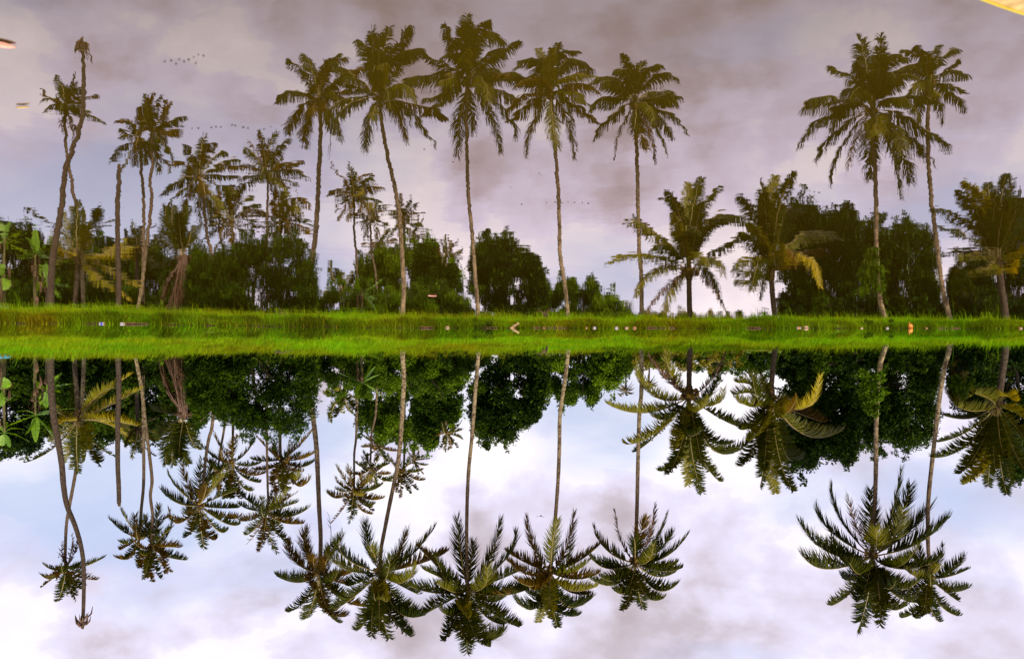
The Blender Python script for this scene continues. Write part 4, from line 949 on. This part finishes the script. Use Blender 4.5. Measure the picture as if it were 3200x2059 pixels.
def drum():
    D = 55.5; c = W(8, 1112, D); gz = float(ground_z(c[0], c[1])) - 0.16
    root = thing('plastic_drum', 'cyan blue plastic drum lying in the grass at the picture corner', 'drum', (c[0], c[1], gz))
    ts = np.array([-.48, -.46, -.2, -.18, -.15, .15, .18, .2, .46, .48]); rs = np.array([.24, .28, .29, .305, .29, .29, .305, .29, .28, .24])
    ax = np.array([1, .25, 0]); v, f = tube(np.array([ax * t for t in ts]) + np.array([0, 0, .27]), rs, k=20); mesh_obj('body', v, f, M['cyan_plastic'], root)
    e = ax * -.49 + np.array([0, 0, .4]); v, f = tube([e, e - ax * .05], [.035, .035], k=10); mesh_obj('cap', v, f, M['cyan_plastic'], root)
drum()
def heap(px, py, D, label, n, sx, sz, name='dead_frond_heap'):
    c = W(px, py, D); gz = float(ground_z(c[0], c[1])); org = np.array([c[0], c[1], gz])
    root = thing(name, label, 'dead fronds', org, 'heaps of dead fronds on the grass')
    for i in range(n):
        a = np.array([random.uniform(-.2, .2), random.uniform(-.2, .2), random.uniform(0.05, sz)]); e = np.array([random.uniform(-sx, sx), random.uniform(-.5, .5), random.uniform(0.0, sz)])
        v, fc, mi = frond_mesh(a, (a + e) / 2 + np.array([0, 0, random.uniform(.1, .35)]), e, 0.09, 0.06, leaf_k=0.25, droop=0.6, gap=0.3)
        mesh_obj('dead_frond', v, fc, [M['frond_dead'], M['rachis_dead']], root, mat_index=mi)
heap(1702, 1090, 56, 'brown heap of dead fronds on the grass beside the tallest palm', 8, 0.6, 0.8)
heap(868, 1102, 56.5, 'reddish dead fronds lying flat below the round dark bush', 6, 1.3, 0.3)

def twigs():
    spots = [(415, 470), (1330, 1360), (1520, 1560), (1660, 1800), (2040, 2120), (2330, 2420), (2870, 3000)]
    labs = ['brown twig line floating beside the white bottle with the orange cap', 'thin brown twigs beside the pinkish pale husk', 'brown twigs under the dark tuft below the tallest palm', 'reddish twig line running past the sawn log',
            'brown twig line past the broad brown husk', 'dark twigs along the waterline below the gold-fronded young palm', 'dark red twigs past the orange bag']
    for (a, b), lab in zip(spots, labs):
        c = at_water((a + b) / 2, -0.12); c[2] = 0.02
        parts = []
        wid = (b - a) / F * 46 / 2
        for i in range(14):
            x = random.uniform(-wid, wid); l = random.uniform(.15, .5); an = random.uniform(-.35, .35)
            p = np.array([x, random.uniform(-.12, .15), random.uniform(0, .03)]); d = np.array([math.cos(an), math.sin(an), random.uniform(-.05, .12)]) * l
            parts.append(tube([p, p + d * .5 + np.array([0, 0, .015]), p + d], [.014, .012, .006], k=5))
        v, f = merge(parts); o = mesh_obj('driftwood_twigs', v, f, M['dead_twig'], loc=Vector(c.tolist()))
        o.name = 'twig_drift'; tag(o, lab, 'twigs', 'drifts of twigs at the waterline')
twigs()

# ------------------------------------------------------------------ things afloat on the pond
M['coral_leaf'] = plain('coral_leaf', (0.66, 0.27, 0.17), (0.86, 0.44, 0.32), 0.5, 20)
M['yellow_leaf'] = plain('yellow_leaf', (0.55, 0.38, 0.10), (0.68, 0.50, 0.18), 0.5, 20)
M['cream_leaf'] = plain('cream_leaf', (0.40, 0.26, 0.09), (0.66, 0.47, 0.20), 0.55, 14)
M['gold_rim'] = plain('gold_rim', (0.50, 0.38, 0.02), (0.58, 0.45, 0.04), 0.5, 9)
M['scrap'] = plain('dark_scrap', (0.03, 0.022, 0.018), (0.07, 0.05, 0.04), 0.8)
def on_water(px, py):
    D = H * F / (YH - py); return W(px, py, D)
def float_leaf(name, label, px, py, L, Wd, yaw, mat, rim=None, lift=0.012, group=None, cat='leaf', at=None):
    c = on_water(px, py) if at is None else np.array(at)
    n = 18; V = []; Fs = []; R = []
    for i in range(n + 1):
        t = i / n; w = Wd * 0.5 * math.sin(math.pi * min(1, t * 0.985 + 0.015)) ** 0.75
        for j in range(-3, 4):
            u = j / 3; V.append(((t - .5) * L, u * w, 0.004 + lift * abs(u) ** 2 + lift * 0.5 * (2 * t - 1) ** 2))
    for i in range(n):
        for j in range(6):
            a = i * 7 + j; Fs.append((a, a + 1, a + 8, a + 7))
    root = thing(name, label, cat, (c[0], c[1], 0.0), group); root.rotation_euler = (0, 0, yaw)
    mesh_obj('blade', V, Fs, M[mat], root, smooth=True)
    rib = [np.array([(i / 8 - .5) * L, 0, 0.009 + lift * 0.5 * (2 * i / 8 - 1) ** 2]) for i in range(9)]
    v, f = tube(rib, np.linspace(0.004, 0.0012, 9) * max(1, L * 2), k=5); mesh_obj('midrib', v, f, M[rim or mat], root, smooth=True)
    if rim:
        for sg in (-3, 3):
            e = np.array([V[i * 7 + 3 + sg] for i in range(n + 1)]); v, f = tube(e + np.array([0, 0, .004]), np.full(n + 1, 0.0055), k=6); mesh_obj('rim', v, f, M[rim], root, smooth=True)
float_leaf('floating_leaf', 'coral pink fallen leaf cut by the picture edge, nearest the bare dead trunk', 2, 135, 0.13, 0.085, 2.7, 'coral_leaf', lift=0.005, group='fallen leaves afloat on the pond')
float_leaf('floating_leaf', 'slim pale yellow leaf afloat near the coral pink one', 70, 331, 0.085, 0.032, 0.12, 'yellow_leaf', lift=0.006, group='fallen leaves afloat on the pond')
float_leaf('floating_leaf', 'red and white leaf afloat on the dark mirrored trees in midstream', 1351, 923, 0.20, 0.42, 0.3, 'coral_leaf', lift=0.01, group='fallen leaves afloat on the pond')
float_leaf('floating_leaf', 'broad cream leaf with a golden rim filling the extreme corner, out of focus', 3268, -2, 1.9, 0.30, math.radians(151), 'cream_leaf', rim='gold_rim', lift=0.012, at=(-2.224, 3.535, 0), group='fallen leaves afloat on the pond')

def scraps():
    protos = []
    for q in range(3):
        v, f = ellipsoid((0, 0, 0.002), (0.016, 0.010, 0.003), 8, 5, 0.3); me = mesh_obj('floating_scrap', v, f, M['scrap']); protos.append(me)
    sets = [('tiny dark scrap in the loose flock afloat near the bare dead trunk tip', 'flock of scraps by the bare trunk', [(515, 193), (535, 190), (560, 186), (575, 193), (590, 187), (605, 179), (612, 198), (636, 175), (550, 200), (620, 172)], 1.0),
            ('tiny dark scrap in the long line afloat above the small palms', 'line of scraps above the small palms', [(600, 402), (620, 401), (675, 397), (690, 398), (725, 391), (735, 393), (760, 398), (775, 401), (812, 406), (825, 404), (846, 396), (660, 399)], 1.2),
            ('tiny dark scrap in the string afloat across the mop-headed palm trunk', 'string of scraps across the trunk', [(1735, 632), (1755, 634), (1775, 631), (1795, 633), (1820, 634), (1838, 636), (1708, 633)], 1.4),
            ('tiny dark scrap in the group afloat beside the full-crowned palm', 'group of scraps beside the full crown', [(2515, 592), (2530, 596), (2545, 600), (2560, 602), (2522, 588)], 1.3),
            ('lone dark scrap afloat in the open sky between the big trunks', 'lone scraps between the big trunks', [(1684, 541), (1595, 586), (1416, 506), (1630, 639), (1326, 467)], 1.3)]
    first = True
    for lab, grp, pts, s in sets:
        for i, (px, py) in enumerate(pts):
            c = on_water(px, py)
            pr = protos[i % 3]
            o = pr if pr.get('label') is None else pr.copy()
            if o is not pr: COL.objects.link(o)
            o.location = Vector([float(c[0]), float(c[1]), 0.0]); D = c[1]
            k = 0.42 * s * random.uniform(0.4, 1.0) * (D / 5.0) ** 0.6; o.scale = (k, k * random.uniform(0.6, 1.2) * (D / 5.0) ** 0.5, 1); o.rotation_euler = (0, 0, random.uniform(-.5, .5))
            tag(o, lab, 'debris', grp)
scraps()

def bird():
    c = W(1690, 1611, 120); root = thing('bird', 'small black bird gliding beside the mop-headed palm', 'bird', c)
    V = []; Fs = []
    v, f = ellipsoid((0, 0, 0), (0.09, 0.24, 0.085), 10, 8); body = (v, f)
    wings = []
    for sg in (-1, 1):
        sec = [(0, .10, 0, .02), (.22, .09, .10, .018), (.42, .05, .16, .012), (.66, -.02, .10, .005)]
        vv = []; ff = []
        for x, ch, z, th in sec:
            vv += [(sg * x, ch, z), (sg * x, ch - .2 * (1 - x), z), (sg * x, ch - .1, z + th), (sg * x, ch - .1, z - th)]
        for i in range(3):
            a = i * 4
            for p, q in ((0, 2), (2, 1), (1, 3), (3, 0)): ff.append((a + p, a + q, a + 4 + q, a + 4 + p))
        wings.append((np.array(vv), ff))
    head = ellipsoid((0, .26, .04), (.06, .08, .06), 8, 6)
    beak = tube([np.array([0, .32, .04]), np.array([0, .40, .03])], [.02, .004], k=5)
    tail = ellipsoid((0, -.28, 0), (.07, .13, .015), 8, 5)
    v, f = merge([body, head, beak, tail] + wings)
    M['bird'] = plain('bird_feather', (0.015, 0.012, 0.012), (0.03, 0.025, 0.025), 0.6)
    mesh_obj('body', v, f, M['bird'], root)
    root.rotation_euler = (0, 0, 0.5)
bird()

# ------------------------------------------------------------------ sky and sun
SUN_EL, SUN_AZ = math.radians(52), math.radians(207)   # azimuth clockwise from +Y
def build_sky():
    w = bpy.data.worlds.new('World'); SC.world = w; w.use_nodes = True
    nt = w.node_tree; nt.nodes.clear(); L = nt.links
    out = nt.nodes.new('ShaderNodeOutputWorld'); bg = N(nt, 'ShaderNodeBackground', Strength=0.1)
    sky = nt.nodes.new('ShaderNodeTexSky'); sky.sky_type = 'NISHITA'; sky.sun_disc = False
    sky.sun_elevation = SUN_EL; sky.sun_rotation = SUN_AZ; sky.air_density = 1.2; sky.dust_density = 2.0; sky.ozone_density = 1.5
    tc = N(nt, 'ShaderNodeTexCoord')
    def dirv(px, py):
        d = np.array([-(px - 1600) / F, 1, (py - YH) / F]); return d / np.linalg.norm(d)
    mp = N(nt, 'ShaderNodeMapping'); mp.inputs['Scale'].default_value = (1, 1, 1.5); L.new(tc.outputs['Generated'], mp.inputs['Vector'])
    n1 = N(nt, 'ShaderNodeTexNoise', Scale=6.6, Detail=10.0, Roughness=0.54, Distortion=0.12); L.new(mp.outputs[0], n1.inputs['Vector'])
    mp2 = N(nt, 'ShaderNodeMapping'); mp2.inputs['Scale'].default_value = (1, 1, 3.2); mp2.inputs['Location'].default_value = (3.1, 1.7, 0.4); L.new(tc.outputs['Generated'], mp2.inputs['Vector'])
    n2 = N(nt, 'ShaderNodeTexNoise', Scale=2.6, Detail=5.0, Roughness=0.5); L.new(mp2.outputs[0], n2.inputs['Vector'])
    def blob(px, py, ang, k):
        """a soft cloud mass round one compass direction; returns k inside, 0 outside"""
        d = N(nt, 'ShaderNodeVectorMath', operation='DISTANCE'); L.new(tc.outputs['Generated'], d.inputs[0]); d.inputs[1].default_value = tuple(dirv(px, py))
        wob = N(nt, 'ShaderNodeMath', operation='MULTIPLY_ADD'); L.new(n1.outputs['Fac'], wob.inputs[0]); wob.inputs[1].default_value = -ang * 1.5; L.new(d.outputs['Value'], wob.inputs[2])
        mr = N(nt, 'ShaderNodeMapRange', interpolation_type='SMOOTHSTEP'); L.new(wob.outputs[0], mr.inputs['Value'])
        mr.inputs['From Min'].default_value = -ang * 0.75; mr.inputs['From Max'].default_value = ang * 0.45; mr.inputs['To Min'].default_value = k; mr.inputs['To Max'].default_value = 0.0
        return mr.outputs[0]
    def add(*vs):
        cur = vs[0]
        for v in vs[1:]:
            a = N(nt, 'ShaderNodeMath', operation='ADD'); L.new(cur, a.inputs[0]); L.new(v, a.inputs[1]); cur = a.outputs[0]
        return cur
    sepd = N(nt, 'ShaderNodeSeparateXYZ'); L.new(tc.outputs['Generated'], sepd.inputs[0])
    lo = N(nt, 'ShaderNodeMapRange'); lo.inputs['From Min'].default_value = 0.0; lo.inputs['From Max'].default_value = 0.34; lo.inputs['To Min'].default_value = 0.03; lo.inputs['To Max'].default_value = 0.005; L.new(sepd.outputs['Z'], lo.inputs['Value'])
    con = N(nt, 'ShaderNodeMath', operation='MULTIPLY_ADD'); L.new(n1.outputs['Fac'], con.inputs[0]); con.inputs[1].default_value = 1.28; con.inputs[2].default_value = -0.14
    wv = N(nt, 'ShaderNodeVectorMath', operation='MULTIPLY_ADD'); L.new(n1.outputs['Color'], wv.inputs[0]); wv.inputs[1].default_value = (0.10, 0.10, 0.10); L.new(mp.outputs[0], wv.inputs[2])
    vo = N(nt, 'ShaderNodeTexVoronoi', feature='F1', Scale=13.0); L.new(wv.outputs[0], vo.inputs['Vector'])
    puff = N(nt, 'ShaderNodeMath', operation='MULTIPLY_ADD'); L.new(vo.outputs['Distance'], puff.inputs[0]); puff.inputs[1].default_value = -0.17; puff.inputs[2].default_value = 0.075
    tot = add(con.outputs[0], puff.outputs[0], lo.outputs[0], blob(1900, 1850, 0.24, -0.13), blob(2450, 1750, 0.22, -0.07), blob(1350, 2100, 0.20, -0.09), blob(2900, 1650, 0.15, -0.08),
              blob(1500, 1250, 0.16, 0.03), blob(1250, 1480, 0.12, 0.16), blob(1700, 1560, 0.16, 0.07), blob(2250, 1560, 0.16, 0.13), blob(80, 1480, 0.07, 0.14), blob(2800, 1480, 0.14, 0.08), blob(2450, 1980, 0.12, 0.05), blob(500, 1900, 0.2, 0.05))
    cr = ramp(nt, [(0.16, (0.44, 0.37, 0.38)), (0.30, (0.58, 0.51, 0.56)), (0.40, (0.72, 0.67, 0.78)), (0.47, (0.79, 0.75, 0.90)), (0.52, (0.86, 0.82, 0.92)), (0.545, (0.93, 0.89, 0.94)), (0.60, (0.95, 0.91, 0.95)), (0.70, (1.06, 1.01, 1.02)), (0.85, (1.22, 1.16, 1.14))])
    L.new(tot, cr.inputs['Fac'])
    # thin places where blue shows
    bl = add(n2.outputs['Fac'], blob(330, 1560, 0.15, 0.30), blob(700, 1700, 0.2, 0.10), blob(2960, 1560, 0.10, 0.14), blob(1900, 1300, 0.10, 0.20), blob(2500, 1600, 0.07, 0.12), blob(1000, 1330, 0.08, 0.14))
    br = ramp(nt, [(0.52, (0, 0, 0)), (0.78, (0.85, 0.85, 0.85))]); L.new(bl, br.inputs['Fac'])
    sc = N(nt, 'ShaderNodeMixRGB', blend_type='MULTIPLY'); sc.inputs['Fac'].default_value = 1; L.new(cr.outputs['Color'], sc.inputs['Color1']); sc.inputs['Color2'].default_value = (11.0, 10.9, 11.3, 1)
    veil = N(nt, 'ShaderNodeMixRGB'); veil.inputs['Fac'].default_value = 0.72; L.new(sky.outputs['Color'], veil.inputs['Color1']); veil.inputs['Color2'].default_value = (6.4, 7.3, 10.6, 1)
    mix = N(nt, 'ShaderNodeMixRGB'); L.new(br.outputs['Color'], mix.inputs['Fac']); L.new(sc.outputs['Color'], mix.inputs['Color1']); L.new(veil.outputs['Color'], mix.inputs['Color2'])
    L.new(mix.outputs['Color'], bg.inputs['Color']); L.new(bg.outputs[0], out.inputs['Surface'])
build_sky()

sun = bpy.data.lights.new('sun', 'SUN'); sun.energy = 4.6; sun.angle = math.radians(0.5); sun.color = (1.0, 0.89, 0.68)
so = bpy.data.objects.new('sun', sun); COL.objects.link(so)
sd = Vector((math.sin(SUN_AZ) * math.cos(SUN_EL), math.cos(SUN_AZ) * math.cos(SUN_EL), math.sin(SUN_EL)))
so.rotation_euler = sd.to_track_quat('Z', 'Y').to_euler(); so.location = sd * 200

# ------------------------------------------------------------------ camera
cam = bpy.data.cameras.new('camera'); cam.lens = 30.0; cam.sensor_width = 36.0; cam.clip_end = 6000; cam.clip_start = 0.05
cam.shift_y = (YH - 2059 / 2) / 3200.0
cam.dof.use_dof = True; cam.dof.focus_distance = 54; cam.dof.aperture_fstop = 2.4
co = bpy.data.objects.new('camera', cam); COL.objects.link(co)
co.matrix_world = Matrix(((-1, 0, 0, 0), (0, 0, -1, 0), (0, -1, 0, H), (0, 0, 0, 1)))
SC.camera = co

SC.view_settings.view_transform = 'Standard'; SC.view_settings.look = 'None'
SC.view_settings.exposure = 0.0; SC.view_settings.gamma = 1.0; SC.view_settings.use_curve_mapping = False
SC.cycles.max_bounces = 8; SC.cycles.transparent_max_bounces = 4
SC.cycles.use_denoising = True
